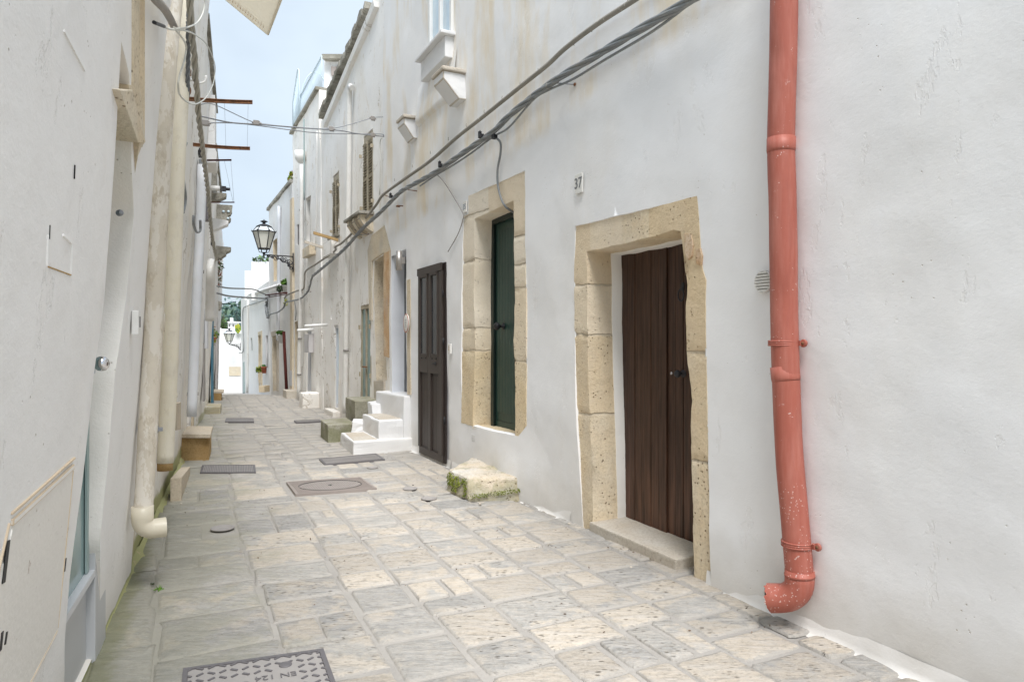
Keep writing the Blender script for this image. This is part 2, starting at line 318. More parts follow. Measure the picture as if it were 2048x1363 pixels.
# ------------------------------------------------------------------ geometry helpers
class Pl:
    """a leaning house front: X = a + b*Y + k*h, n points towards the street, T runs to the right as seen from the street"""
    def __init__(s, a, b, k, side):
        s.a, s.b, s.k, s.side = a, b, k, side; q = math.sqrt(1 + b * b)
        s.n = Vector((-1, b, 0)) / q if side > 0 else Vector((1, -b, 0)) / q
        s.T = Vector((-b, -1, 0)) / q if side > 0 else Vector((b, 1, 0)) / q
        s.q = q
    def px(s, x, y, off=0.0):
        a = s.a + off * (s.n.x - s.b * s.n.y); u = (x - CX) / F; v = (CY - y) / F
        Z = (a + s.k * H) / (u - s.b - s.k * v); return Vector((u * Z, Z, H + v * Z))
    def uv(s, x, y, off=0.0):       # (Y, h) of the wall point, measured in the undisplaced plane
        p = s.px(x, y, off) - s.n * off; return (p.y, p.z)
    def pt(s, Y, h, off=0.0): return Vector((s.a + s.b * Y + s.k * h, Y, h)) + s.n * off
def ground_px(x, y, h=0.0):
    Z = (H - h) * F / (y - CY); return Vector(((x - CX) / F * Z, Z, h))
def out_px(pl, p0, x1, y1, off=0.0):
    """from a wall point straight out from the wall until it is seen at x1, height from y1"""
    A = pl.px(*p0, off) if not isinstance(p0, Vector) else p0
    u = (x1 - CX) / F; t = (u * A.y - A.x) / (pl.n.x - u * pl.n.y); B = A + pl.n * t
    return A, Vector((B.x, B.y, H + (CY - y1) / F * B.y))
def span_px(A, B, pts):
    o = []
    for x, y in pts:
        u = (x - CX) / F; t = (u * A.y - A.x) / ((B.x - A.x) - u * (B.y - A.y)); P = A + (B - A) * t
        o.append(Vector((P.x, P.y, H + (CY - y) / F * P.y)))
    return o
def at(x, y, Y): return Vector(((x - CX) / F * Y, Y, H + (CY - y) / F * Y))

class MB:
    def __init__(s): s.v = []; s.f = []; s.m = []; s.s = []; s.mats = []
    def mat(s, m):
        if m not in s.mats: s.mats.append(m)
        return s.mats.index(m)
    def add(s, vs, fs, m, smooth=False):
        o = len(s.v); i = s.mat(m); s.v += [Vector(v) for v in vs]
        for f in fs: s.f.append([o + q for q in f]); s.m.append(i); s.s.append(smooth)
    def prism(s, pts, d, m, smooth=False):
        pts = [Vector(p) for p in pts]; n = len(pts); d = Vector(d)
        s.add(pts + [p + d for p in pts], [list(range(n)), list(range(2 * n - 1, n - 1, -1))] + [[i, i + n, (i + 1) % n + n, (i + 1) % n] for i in range(n)], m, smooth)
    def wall(s, pl, pxs, off, th, m):           # px outline on a house front, th thick, outer face at off
        s.prism([pl.px(x, y, off) for x, y in pxs], -pl.n * th, m)
    def obox(s, c, ax, ay, az, m):              # oriented box: centre, half-axis vectors
        c, ax, ay, az = map(Vector, (c, ax, ay, az)); vs = [c + i * ax + j * ay + k * az for k in (-1, 1) for j in (-1, 1) for i in (-1, 1)]
        s.add(vs, [[0, 2, 3, 1], [4, 5, 7, 6], [0, 1, 5, 4], [2, 6, 7, 3], [0, 4, 6, 2], [1, 3, 7, 5]], m)
    def wbox(s, pl, Y, h, off, w, hh, d, m):    # box standing on a house front; centre (Y,h), back face at off, depth d
        s.obox(pl.pt(Y, h, off + d / 2), pl.T * w / 2, pl.n * d / 2, Vector((0, 0, hh / 2)), m)
    def tube(s, pts, r, m, seg=8, smooth_path=0, cap=True, rs=None, open_end=False):
        P = smooth(pts, smooth_path) if smooth_path else [Vector(p) for p in pts]
        n = len(P); ref = None; vs = []
        for i, p in enumerate(P):
            t = (P[min(i + 1, n - 1)] - P[max(i - 1, 0)]).normalized()
            if ref is None: ref = t.orthogonal().normalized()
            ref = (ref - t * ref.dot(t)).normalized(); b = t.cross(ref); rr = rs[min(i, len(rs) - 1)] if rs else r
            vs += [p + ref * math.cos(a) * rr + b * math.sin(a) * rr for a in (2 * math.pi * k / seg for k in range(seg))]
        fs = [[i * seg + k, i * seg + (k + 1) % seg, (i + 1) * seg + (k + 1) % seg, (i + 1) * seg + k] for i in range(n - 1) for k in range(seg)]
        s.add(vs, fs, m, True)
        if cap:
            o = len(s.v) - len(vs); i = s.mat(m)
            s.f.append([o + k for k in range(seg - 1, -1, -1)]); s.m.append(i); s.s.append(False)
            if not open_end: s.f.append([o + (n - 1) * seg + k for k in range(seg)]); s.m.append(i); s.s.append(False)
    def lathe(s, c, prof, m, seg=16, smooth=True, ax=None, phase=0.0):
        ax = Vector(ax or (0, 0, 1)).normalized(); e = ax.orthogonal().normalized() if abs(ax.z) < .99 else Vector((1, 0, 0)); g = ax.cross(e); c = Vector(c)
        vs = [c + ax * z + (e * math.cos(a) + g * math.sin(a)) * r for r, z in prof for a in (phase + 2 * math.pi * k / seg for k in range(seg))]
        n = len(prof)
        s.add(vs, [[i * seg + k, i * seg + (k + 1) % seg, (i + 1) * seg + (k + 1) % seg, (i + 1) * seg + k] for i in range(n - 1) for k in range(seg)]
              + [list(range(seg - 1, -1, -1)), [(n - 1) * seg + k for k in range(seg)]], m, smooth)
    def build(s, name, parent=None, bevel=0.0, rough=0.0, seed=0.0, sub=0, base=None):
        me = bpy.data.meshes.new(name); o0 = parent.location.copy() if parent is not None and parent.type == 'EMPTY' and parent.parent is None else None
        org = Vector((0, 0, 0))
        if parent is None:
            if base is None:
                xs = [v.x for v in s.v]; ys = [v.y for v in s.v]; zs = [v.z for v in s.v]
                base = Vector(((min(xs) + max(xs)) / 2, (min(ys) + max(ys)) / 2, min(zs)))
            org = Vector(base)
        me.from_pydata([v - org for v in s.v], [], s.f)
        for m in s.mats: me.materials.append(m)
        for p, mi, sm in zip(me.polygons, s.m, s.s): p.material_index = mi; p.use_smooth = sm
        if bevel or sub:
            bm = bmesh.new(); bm.from_mesh(me); bmesh.ops.remove_doubles(bm, verts=bm.verts, dist=1e-5)
            if sub:
                bmesh.ops.subdivide_edges(bm, edges=bm.edges, cuts=sub, use_grid_fill=True)
            if bevel:
                ed = [e for e in bm.edges if len(e.link_faces) == 2 and e.calc_face_angle(0) > .5]
                bmesh.ops.bevel(bm, geom=ed, offset=bevel, segments=2, affect='EDGES', profile=.6, clamp_overlap=True)
            bm.to_mesh(me); bm.free()
        if rough:
            for v in me.vertices:
                q = (v.co + org) * 1.0
                v.co += noise.noise_vector(q * 7 + Vector((seed, 0, 0))) * rough + noise.noise_vector(q * 22) * rough * .35
        o = bpy.data.objects.new(name, me); COL.objects.link(o)
        if parent is not None:
            o.parent = parent; w = Vector((0, 0, 0)); p = parent
            while p: w += p.location; p = p.parent
            o.location = -w
        else: o.location = org
        me.update(); return o

def smooth(pts, k=6):
    P = [Vector(p) for p in pts]
    if len(P) < 3: return P
    P = [P[0] * 2 - P[1]] + P + [P[-1] * 2 - P[-2]]; o = []
    for i in range(1, len(P) - 2):
        a, b, c, d = P[i - 1:i + 3]
        for j in range(k):
            t = j / k; o.append(.5 * ((2 * b) + (c - a) * t + (2 * a - 5 * b + 4 * c - d) * t * t + (3 * b - a - 3 * c + d) * t ** 3))
    o.append(P[-2]); return o
def tag(o, label, cat, group=None, kind=None):
    o["label"] = label; o["category"] = cat
    if group: o["group"] = group
    if kind: o["kind"] = kind
    return o
def struct(o): o["kind"] = "structure"; return o
def empty(name, loc, label, cat, group=None):
    o = bpy.data.objects.new(name, None); COL.objects.link(o); o.location = loc; o.empty_display_size = .1
    return tag(o, label, cat, group)
def inpoly(x, y, P):
    c = False; n = len(P); j = n - 1
    for i in range(n):
        a, b = P[i], P[j]
        if (a[1] > y) != (b[1] > y) and x < (b[0] - a[0]) * (y - a[1]) / (b[1] - a[1]) + a[0]: c = not c
        j = i
    return c
def resample(P, st, jit=0.0, seed=0):
    o = []
    for i in range(len(P)):
        a, b = P[i], P[(i + 1) % len(P)]; L_ = math.hypot(b[0] - a[0], b[1] - a[1]); n = max(1, round(L_ / st))
        for k in range(n):
            t = k / n; x = a[0] + (b[0] - a[0]) * t; y = a[1] + (b[1] - a[1]) * t
            if jit:
                w = noise.noise_vector(Vector((x * 6, y * 6, seed))) * jit + noise.noise_vector(Vector((x * 19, y * 19, seed))) * jit * .5; x += w.x; y += w.y
            o.append((x, y))
    return o
def facade(mb, pl, outline, holes, grid, m, amp=.01, seed=0.0, depth=4.0, hstep=.06, dense=None, lift=0.0, dent=None, fullback=True):
    """holes: list of (outline (Y,h), jitter, [(depth, inset, material), ...])"""
    def dsp(Y, h):
        d = amp * (noise.noise(Vector((Y * .8, h * .8, seed))) + .45 * noise.noise(Vector((Y * 2.6, h * 2.6, seed + 5))) + .18 * noise.noise(Vector((Y * 8, h * 8, seed))))
        if dent: d += dent(Y, h)
        return d + lift
    out = resample(outline, max(grid, .15) if fullback else hstep, 0 if fullback else .004, seed)
    hs = [resample(h[0], hstep, h[1], seed + 3) for h in holes]
    V = list(out); E = [(i, (i + 1) % len(out)) for i in range(len(out))]; 
    for h in hs:
        o = len(V); V += h; E += [(o + i, o + (i + 1) % len(h)) for i in range(len(h))]
    Y0 = min(p[0] for p in out); Y1 = max(p[0] for p in out); h0 = min(p[1] for p in out); h1 = max(p[1] for p in out)
    def gridpts(ya, yb, ha, hb, g, skip=None):
        nn = int((yb - ya) / g); mm = int((hb - ha) / g)
        for i in range(1, nn):
            for j in range(1, mm):
                x = ya + i * g + rnd.uniform(-.2, .2) * g; y = ha + j * g + rnd.uniform(-.2, .2) * g
                if skip and skip[0] < x < skip[1] and skip[2] < y < skip[3]: continue
                if inpoly(x, y, out) and not any(inpoly(x, y, h) for h in hs): V.append((x, y))
    gridpts(Y0, Y1, h0, h1, grid, dense[:4] if dense else None)
    if dense: gridpts(dense[0], dense[1], dense[2], dense[3], dense[4])
    v2, _, fs, *_ = geometry.delaunay_2d_cdt([Vector(p) for p in V], E, [], 0, 1e-5)
    keep = []
    for f in fs:
        cx = sum(v2[i].x for i in f) / len(f); cy = sum(v2[i].y for i in f) / len(f)
        if inpoly(cx, cy, out) and not any(inpoly(cx, cy, h) for h in hs):
            keep.append(list(f) if pl.side < 0 else list(reversed(f)))
    mb.add([pl.pt(p.x, p.y, dsp(p.x, p.y)) for p in v2], keep, m, True)
    n = len(out)      # sides, roof and back
    mb.add([pl.pt(Y, h, dsp(Y, h)) for Y, h in out] + [pl.pt(Y, h, -depth) for Y, h in out], [[i, (i + 1) % n, (i + 1) % n + n, i + n] for i in range(n)] + ([list(range(n, 2 * n))] if fullback else []), m)
    for hole, spec in zip(hs, holes):
        cx = sum(p[0] for p in hole) / len(hole); cy = sum(p[1] for p in hole) / len(hole); n = len(hole)
        prev = [pl.pt(Y, h, dsp(Y, h)) for Y, h in hole]; ins = 0.0; dep = 0.0; r = .008
        for k, (dd, inset, mm) in enumerate(spec[2]):
            def ring(d, i_): 
                o = []
                for Y, h in hole:
                    L_ = math.hypot(Y - cx, h - cy) or 1; o.append(pl.pt(Y + (cx - Y) / L_ * i_, h + (cy - h) / L_ * i_, -d + noise.noise(Vector((Y * 3, h * 3, d))) * .004))
                return o
            if k == 0: rings = [prev, ring(dep + r - lift, ins + r * .6), ring(dd, inset + r)]
            else: rings = [ring(dep, ins + r), ring(dep + .002, inset + r), ring(dd, inset + r)]
            vs = sum(rings, []); fs_ = [[j * n + i, j * n + (i + 1) % n, (j + 1) * n + (i + 1) % n, (j + 1) * n + i] for j in range(len(rings) - 1) for i in range(n)]
            mb.add(vs, fs_, mm, True); dep = dd; ins = inset
def uvs(pl, pts, off=0.0): return [pl.uv(x, y, off) for x, y in pts]
def zg(Y): return 0.0 if Y < 19.6 else (-.07 * (Y - 19.6) * min(1, (Y - 19.6) / 1.6) if Y < 21.2 else -.07 * (Y - 19.6))
def text_mesh(mb, txt, origin, T, U, n, size, m, off=.002, shear=0.0, mirror=False, bold=0.0):
    cu = bpy.data.curves.new("txt", 'FONT'); cu.body = txt; cu.size = size; cu.align_x = 'CENTER'; cu.align_y = 'CENTER'; cu.extrude = .0012; cu.shear = shear; cu.offset = bold
    ob = bpy.data.objects.new("txt", cu); COL.objects.link(ob); dg = bpy.context.evaluated_depsgraph_get(); dg.update()
    me = bpy.data.meshes.new_from_object(ob.evaluated_get(dg))
    mb.add([origin + T * v.co.x + U * v.co.y + n * (off + v.co.z) for v in me.vertices], [list(p.vertices) for p in me.polygons], m)
    bpy.data.objects.remove(ob); bpy.data.meshes.remove(me); bpy.data.curves.remove(cu)
def leaves(mb, c, r, n, size, m, rg=rnd, flat_=.0, ms=None):
    c = Vector(c)
    for i in range(n):
        while True:
            d = Vector((rg.uniform(-1, 1), rg.uniform(-1, 1), rg.uniform(-1, 1)))
            if .15 < d.length < 1: break
        if noise.noise(d * 2.3 + c * 3) < -.12: continue
        p = c + Vector((d.x * r[0], d.y * r[1], d.z * r[2])); a = Vector((rg.gauss(0, 1), rg.gauss(0, 1), rg.gauss(0, .7))).normalized(); b = a.orthogonal().normalized()
        s = size * rg.uniform(.6, 1.3); mm = m if not ms or rg.random() > .35 else rg.choice(ms)
        mb.add([p - a * s, p + b * s * .45, p + a * s, p - b * s * .45], [[0, 1, 2, 3]], mm)

RW = Pl(3.53, -.501, -.012, 1)      # right-hand fronts
LN = Pl(-.73, -.401, .078, -1)      # near left front, leaning over the street
LW = Pl(-.73, -.401, .052, -1)      # left fronts further on
LF = Pl(-.73, -.401, .040, -1)
DL = Pl(-.752, -.401, .030, -1)     # the grey glazed door, nearly upright

# ------------------------------------------------------------------ ground and paving
mb = MB(); mb.add([(-400, -60, -.6), (400, -60, -.6), (400, 14, -.6), (-400, 14, -.6)], [[0, 1, 2, 3]], m_earth)
mb.add([(-400, 14, -.6), (400, 14, -.6), (400, 60, -6), (-400, 60, -6), (400, 900, -6), (-400, 900, -6)], [[0, 1, 2, 3], [3, 2, 4, 5]], m_earth)
struct(mb.build("ground"))
mb = MB(); vs = []; fs = []; NY = 240; NW = 34
for i in range(NY + 1):
    Y = -3 + i * .22 if i < 150 else 30 + (i - 150) * .35
    for j in range(NW + 1):
        w = -1.3 + j * 6.2 / NW; X = w - .45 * Y
        vs.append((X, Y, zg(Y) + .007 * noise.noise(Vector((X * 2.5, Y * 2.5, 0)))))
for i in range(NY):
    for j in range(NW): a = i * (NW + 1) + j; fs.append([a, a + 1, a + NW + 2, a + NW + 1])
mb.add(vs, fs, m_mortar, True)
plates = []   # (centre, half w, half l) in street axes, filled below
SD = Vector((-.427, .904, 0)).normalized(); SW = Vector((SD.y, -SD.x, 0))
def plate_from(corners):
    P = [ground_px(*c) for c in corners]; return P
PL_NEAR = [ground_px(366, 1347), ground_px(646.7, 1306.5)]; _d = (ground_px(667, 1363) - PL_NEAR[1]).normalized(); PL_NEAR = [PL_NEAR[0], PL_NEAR[1], PL_NEAR[1] + _d * .62, PL_NEAR[0] + _d * .62]
PL_OVAL = plate_from([(572.6, 968), (721, 958), (753.8, 980.5), (591, 993)])
PL_C = plate_from([(638, 921), (752, 910), (770, 922), (649, 932.5)])
PL_D = plate_from([(404, 934), (510, 933), (512, 948.5), (400, 949)])
PL_E = plate_from([(452, 838.5), (507, 838.5), (508, 845.5), (450, 845.5)])
PL_F = plate_from([(588, 843), (639, 840.5), (642, 844.5), (593, 847.5)])
ROUND = [((445, 1060), .095), ((745, 937.5), .068), ((820, 980), .078), ((858, 1000), .078)]
def in_plate(p, grow=0.0):
    for P in (PL_NEAR, PL_OVAL, PL_C, PL_D, PL_E, PL_F):
        c = sum(P, Vector()) / 4; Q = [(c + (v - c) * (1 + grow)) for v in P]
        if inpoly(p.x, p.y, [(v.x, v.y) for v in Q]): return True
    return any((ground_px(*c) - p).length < r * (1 + grow) for c, r in ROUND)
tints = []; edges = []
vs = []; fs = []
rp = random.Random(21)
def stone(c, hw, hl, tint, near):
    """one worn stone, centre c, half sizes across / along the street"""
    N = 28 if near else 10; o = len(vs); sd_ = rp.uniform(0, 99); h0 = rp.uniform(-.001, .006); tilt = (rp.uniform(-.006, .006), rp.uniform(-.006, .006))
    kk = [(1.0, -.008), (.965, .005), (.86, .0095), (.55, .011), (.25, .011)] if near else [(1.0, -.005), (.93, .006)]
    pw = rp.uniform(.07, .17)
    ring0 = []
    for k in range(N):
        a = 2 * math.pi * k / N + .11; ca, sa = math.cos(a), math.sin(a)
        x = math.copysign(abs(ca) ** pw, ca); y = math.copysign(abs(sa) ** pw, sa)
        j = 1 + .085 * noise.noise(Vector((ca * 1.6, sa * 1.6, sd_))) + .045 * noise.noise(Vector((ca * 5, sa * 5, sd_)))
        ring0.append((x * hw * j, y * hl * j))
    for s_, z in kk:
        for (x, y) in ring0:
            d = (1 - s_) * 1.0; xx = x - math.copysign(min(abs(x), d * min(hw, hl)), x) if s_ > .8 else x * s_; yy = y - math.copysign(min(abs(y), d * min(hw, hl)), y) if s_ > .8 else y * s_
            p = c + SW * xx + SD * yy
            zz = zg(p.y) + z + h0 + tilt[0] * xx / .3 + tilt[1] * yy / .2 + (.0035 * noise.noise(Vector((p.x * 11, p.y * 11, 1))) if s_ < .96 else 0)
            vs.append((p.x, p.y, zz))
    nr = len(kk)
    for j in range(nr - 1):
        for k in range(N): fs.append([o + j * N + k, o + j * N + (k + 1) % N, o + (j + 1) * N + (k + 1) % N, o + (j + 1) * N + k])
    fs.append([o + (nr - 1) * N + k for k in range(N)])
    tints.extend([tint] * ((nr - 1) * N + 1))
    for s_, z in kk: edges.extend([max(0, min(1, (s_ - .80) / .18))] * N)
# courses run across the street; a few long joints run along it on the right-hand side
s = -1.2
org = Vector((1.4, 0, 0))
strips = [-2.6, -2.08, -1.45, -.86, -.33, .02, .42, .88, 1.24, 1.66, 2.12, 2.6]
def bound(i, q): return strips[i] + .075 * noise.noise(Vector((q * .55, i * 3.1, 0))) + .03 * noise.noise(Vector((q * 2.3, i * 3.1, 4)))
for si in range(len(strips) - 1):
    s = -1.5 + rp.uniform(0, .3); right = strips[si] > -.5
    while s < 31:
        ln = rp.uniform(.24, .44) if right else rp.uniform(.28, .56)
        wa, wb = bound(si, s + ln / 2), bound(si + 1, s + ln / 2); g = .016 if right else .006
        parts = [(wa, wb)]
        if rp.random() < (.14 if right else .30): q = wa + (wb - wa) * rp.uniform(.38, .62); parts = [(wa, q), (q, wb)]
        for (pa, pb) in parts:
            gg = g * rp.uniform(.4, 1.5); sk = rp.uniform(-.02, .02); c = org + SW * ((pa + pb) / 2 + rp.uniform(-.006, .006)) + SD * (s + ln / 2 + .10 * ((pa + pb) / 2) * .3 + sk * .3)
            c.z = 0
            wv = c.x + .44 * c.y; leftness = max(0, min(1, (1.6 - wv) / 1.8))
            tone = rp.uniform(.05, .85) * .8 + leftness * .35; tone = max(0, min(1, tone))
            if not in_plate(c, .12): stone(c, (pb - pa) / 2 - gg, ln / 2 - gg * .75, (tone, rp.random() * (1 - leftness * .6), rp.random(), 1), c.y < 9)
        s += ln
mb.add(vs, fs, m_pave, True)
pv = mb.build("street_paving", base=(0, 0, 0)); struct(pv)
ca = pv.data.color_attributes.new("tint", 'FLOAT_COLOR', 'CORNER')
off_faces = len(pv.data.polygons) - len(tints); buf = [0.5] * (len(pv.data.loops) * 4)
for i, p in enumerate(pv.data.polygons):
    if i >= off_faces:
        tt = tints[i - off_faces]
        for li in p.loop_indices: buf[li * 4:li * 4 + 4] = tt
ca.data.foreach_set("color", buf)
ea = pv.data.attributes.new('edge', 'FLOAT', 'POINT'); ea.data.foreach_set('value', [0.0] * (len(pv.data.vertices) - len(edges)) + edges)

# ------------------------------------------------------------------ manhole covers
def cover(name, P, label, style, group="iron covers let into the paving"):
    c = sum(P, Vector()) / 4; t = empty(name, (c.x, c.y, 0), label, "manhole cover", group); z0 = .006; up = Vector((0, 0, 1))
    ex = (P[1] - P[0] + P[2] - P[3]) / 2; ey = (P[0] - P[3] + P[1] - P[2]) / 2; lx, ly = ex.length, ey.length
    Q = [p + up * z0 for p in P]
    def q(u, v): return c + ex * u + ey * v + up * 0
    fr = MB(); w = .022
    for a, b, in ((0, 1), (1, 2), (2, 3), (3, 0)):
        A, B = P[a], P[b]; ia = A + (c - A).normalized() * w * 1.4; ib = B + (c - B).normalized() * w * 1.4
        fr.prism([A + up * .019, B + up * .019, ib + up * .019, ia + up * .019], (0, 0, -.03), m_manh2 if style == 'oval' else m_manh)
    fr.build("frame", t)
    ld = MB(); ins = [v + (c - v).normalized() * w * 1.5 for v in P]
    base_m = m_manhl if style in ('near',) else m_manh2 if style == 'oval' else m_manh
    ld.prism([v + up * .0135 for v in ins], (0, 0, -.02), base_m)
    if style == 'near':
        nx, ny = 13, 10
        for i in range(nx):
            for j in range(ny):
                u = (i + .5) / nx - .5; v = (j + .5) / ny - .5
                if abs(u) > .47 or (abs(v - .11) < .085 and -.36 < u < .30): continue
                if (u - .2) ** 2 + (v - .28) ** 2 < .004: continue
                for dd in ((1,) if (i + j) % 2 else (-1,)):
                    ctr = q(u, v) + up * .0155; a = R(38) * dd; X = ex.normalized(); Yv = ey.normalized()
                    d = X * math.cos(a) + Yv * math.sin(a); e = Vector((-d.y, d.x, 0)); ld.obox(ctr, d * .017, e * .006, up * .003, m_manh)
        X, Yv = ex.normalized(), ey.normalized()
        text_mesh(ld, "EN 124", q(.12, .14) + up * .0140, -X, -Yv, up, .062, m_manh)
        text_mesh(ld, "C 250", q(-.17, .09) + up * .0140, -X, -Yv, up, .062, m_manh)
        ld.lathe(q(.2, .31) + up * .010, [(.03, 0), (.03, .008), (.024, .009)], m_manh, 20)
        # the raised oval emblem
        oc = q(-.02, -.04) + up * .015; ring = [oc + X * math.cos(a) * .085 + Yv * math.sin(a) * .05 for a in (k * math.pi / 14 for k in range(29))]
        ld.tube(ring, .004, m_manh, 6); text_mesh(ld, "NC", oc - up * .001, -X, -Yv, up, .06, m_manh)
    elif style == 'oval':
        n = 46
        for i in range(n):
            u = (i + .5) / n - .5
            if abs(u) > .475: continue
            e = math.sqrt(max(0, 1 - (u / .40) ** 2)) * .36
            segs = [(-.44, -e - .03), (e + .03, .44)] if e > 0 else [(-.44, .44)]
            for a, b in segs:
                if b - a > .02: A, B = q(u, a), q(u, b); ld.obox((A + B) / 2 + up * .013, (B - A) / 2, ex.normalized() * .0042, up * .006, m_manh2)
        n = 26
        for i in range(n):
            u = ((i + .5) / n - .5) * .76; e = math.sqrt(max(0, 1 - (u / .40) ** 2)) * .35
            cuts = [-e, -e * .33 + .03 * (i % 2), e * .4 - .04 * (i % 3), e]
            for a, b in zip(cuts, cuts[1:]):
                if b - a > .05: A, B = q(u, a + .012), q(u, b - .012); ld.obox((A + B) / 2 + up * .013, (B - A) / 2, ex.normalized() * .0040, up * .006, m_manhl)
        ld.tube([q(math.cos(a) * .40, math.sin(a) * .38) + up * .016 for a in (k * math.pi / 20 for k in range(41))], .004, m_black, 6)
        ld.lathe(q(0, 0) + up * .012, [(.022, 0), (.020, .008)], m_black, 12)
    else:
        n = 34 if style == 'bars' else 30; r2 = 2 if style == 'bars' else 6
        for i in range(n):
            u = ((i + .5) / n - .5) * .93
            for j in range(r2):
                a = -.44 + .88 * j / r2 + .02 + (.02 if i % 2 else 0); b = -.44 + .88 * (j + 1) / r2 - .02; A, B = q(u, a), q(u, b)
                ld.obox((A + B) / 2 + up * .013, (B - A) / 2, ex.normalized() * lx / n * .26, up * .006, m_manhl)
    ld.build("lid", t); t.location.z += .011; return t
cover("manhole_cover", PL_NEAR, "cast iron cover with raised chequer marks and lettering at the front of the alley", 'near')
cover("manhole_cover", PL_OVAL, "rectangular ribbed iron cover with an oval lid, mid alley", 'oval')
cover("manhole_cover", PL_C, "ribbed iron cover in front of the white stair", 'bars')
cover("manhole_cover", PL_D, "dark studded iron cover beside the ochre stone bench", 'studs')
cover("manhole_cover", PL_E, "small far iron cover near the mossy left step", 'studs')
cover("manhole_cover", PL_F, "small far iron grating beyond the concrete blocks", 'bars')
for (c, r), lab in zip(ROUND, ("largest round iron cap, near the elbow of the beige left downpipe", "smallest round iron cap, beyond the oval manhole cover",
                               "round iron cap beside a dark pebble, farther of the two by the mossy step", "round iron cap nearest the mossy step")):
    mb = MB(); g = ground_px(*c) + Vector((0, 0, .016)); mb.lathe(g, [(r, 0), (r, .010), (r * .86, .010), (r * .84, .008), (r * .3, .008), (r * .1, .013), (.002, .013)], m_manhl, 28)
    tag(mb.build("round_cover"), lab, "round cover", "round iron caps in the paving")

# ------------------------------------------------------------------ RIGHT SIDE, house with door number 37
HG = "whitewashed houses along the alley"
def house(label, pos): return empty("whitewashed_house", pos, label, "house", HG)
h37 = house("big near white house with the number 37 door on the right", RW.pt(6, 0))
out37 = [(-3.0, -.12), (10.95, -.12)] + uvs(RW, [(780, 800), (780, 500), (766, 440), (768, 0)]) + [(11.3, 7.9), (6.6, 7.9), (6.6, 5.5), (-3.0, 5.5)]
S37o = uvs(RW, [(1151, 452), (1200, 440), (1290, 418), (1394, 391), (1399, 470), (1404, 540), (1410, 560), (1409, 640), (1414, 850), (1420, 1000), (1427, 1176), (1166, 1070), (1161, 950), (1153, 800), (1148, 640), (1147, 540)])
SGo = uvs(RW, [(937, 392), (1050, 341), (1051, 600), (1053, 850), (1038, 872), (985, 861), (924, 845), (925, 582), (927, 432), (937, 428)])
D2h = uvs(RW, [(782, 512), (812, 497), (814, 791), (785, 790)])
Wn = uvs(RW, [(861, 44), (906, -2), (906, -90), (861, -30)]) ; Wn = uvs(RW, [(860, 108), (860, -25), (907, -95), (907, 70)])
W = MB()
def dent37(Y, h):
    d = 0
    # plaster swells where the new whitewash meets the older coat and above the number 37 door
    d += .012 * math.exp(-((Y - 3.9) / .7) ** 2) * math.sin(h * 1.1)
    d += .02 * max(0, 1 - h / .5) * (.5 + noise.noise(Vector((Y * 2, 0, 3))))
    d += .05 * math.exp(-((Y - 7.0) / .35) ** 2 - ((h - .05) / .35) ** 2)
    return d
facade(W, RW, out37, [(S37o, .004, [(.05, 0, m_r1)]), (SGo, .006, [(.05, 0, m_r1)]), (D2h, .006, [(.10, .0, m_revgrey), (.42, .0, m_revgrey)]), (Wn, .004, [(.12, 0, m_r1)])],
       .22, m_r1, amp=.022, seed=2, dense=(2.2, 11.0, 0.0, 5.0, .07), dent=dent37)
# ragged foot of whitewash spread on the paving
prof = [(-.012, .10), (.004, .045), (.018, .016), (.045, .007), (.075, .0)]
for Ya_, Yb_ in ((1.2, 4.52), (6.0, 8.55), (8.55, 10.3)):
    vs = []; n = 0; Y = Ya_
    while Y < Yb_:
        k = .35 + .9 * abs(noise.noise(Vector((Y * 2.3, 0, 9)))) + .35 * noise.noise(Vector((Y * 9, 0, 2)))
        if Y > 8.5: k *= 1.5
        k *= max(.05, min(1, (Y - Ya_) / .25 if Ya_ > 5 else 1, (Yb_ - Y) / .25))
        for o_, z in prof: vs.append(RW.pt(Y, z, (o_ * k if o_ > 0 else o_) + .016 + .01 * noise.noise(Vector((Y * 7, z * 20, 5)))))
        n += 1; Y += .04
    W.add(vs, [[i * 5 + j, i * 5 + j + 1, (i + 1) * 5 + j + 1, (i + 1) * 5 + j] for i in range(n - 1) for j in range(4)], m_r1, True)
W.build("wall", h37)

# stone surround and door number 37
S = MB()
S37i = uvs(RW, [(1172, 502), (1230, 490), (1300, 474), (1345, 459), (1361, 462), (1364, 500), (1369, 540), (1374, 570), (1371, 610), (1372, 700), (1379, 760), (1384, 800), (1381, 860), (1384, 1000), (1387, 1158), (1186, 1076), (1184, 1000), (1180, 860), (1176, 760), (1173, 640), (1174, 560)])
jY, j1 = RW.uv(1160, 669); _, j2 = RW.uv(1165, 826); _, j3 = RW.uv(1395, 1000)
m_s37 = limestone('tan_limestone_number_door', a=(.82, .71, .53), b=(.74, .60, .41), grey=.35, seed=2, joints=((j2, 5.3, 9), (j1, 5.3, 9), (2.08, 5.7, 9), (.80, 0, 5.0), (1.52, 0, 5.0)))
def joint(h, hj, w=.012): return -.020 * math.exp(-((h - hj) / w) ** 2)
def dent_s37(Y, h):
    d = -.004
    if Y > 5.35: d += joint(h, j1 + .02 * noise.noise(Vector((Y * 9, 0, 0)))) + joint(h, j2)
    if Y < 5.0: d += joint(h, .80) + joint(h, 1.52)
    if h < 2.2 and Y > 5.8: d += joint(h, 2.08) 
    # broken corner of the near jamb
    d -= .05 * math.exp(-((Y - 4.72) / .07) ** 2 - ((h - 2.08) / .12) ** 2)
    return d + .004 * noise.noise(Vector((Y * 40, h * 40, 0)))
facade(S, RW, S37o, [(S37i, .006, [(.25, 0, m_s37), (.40, .012, m_reveal)])], .028, m_s37, amp=.008, seed=11, depth=.3, hstep=.03, dent=dent_s37, fullback=False)
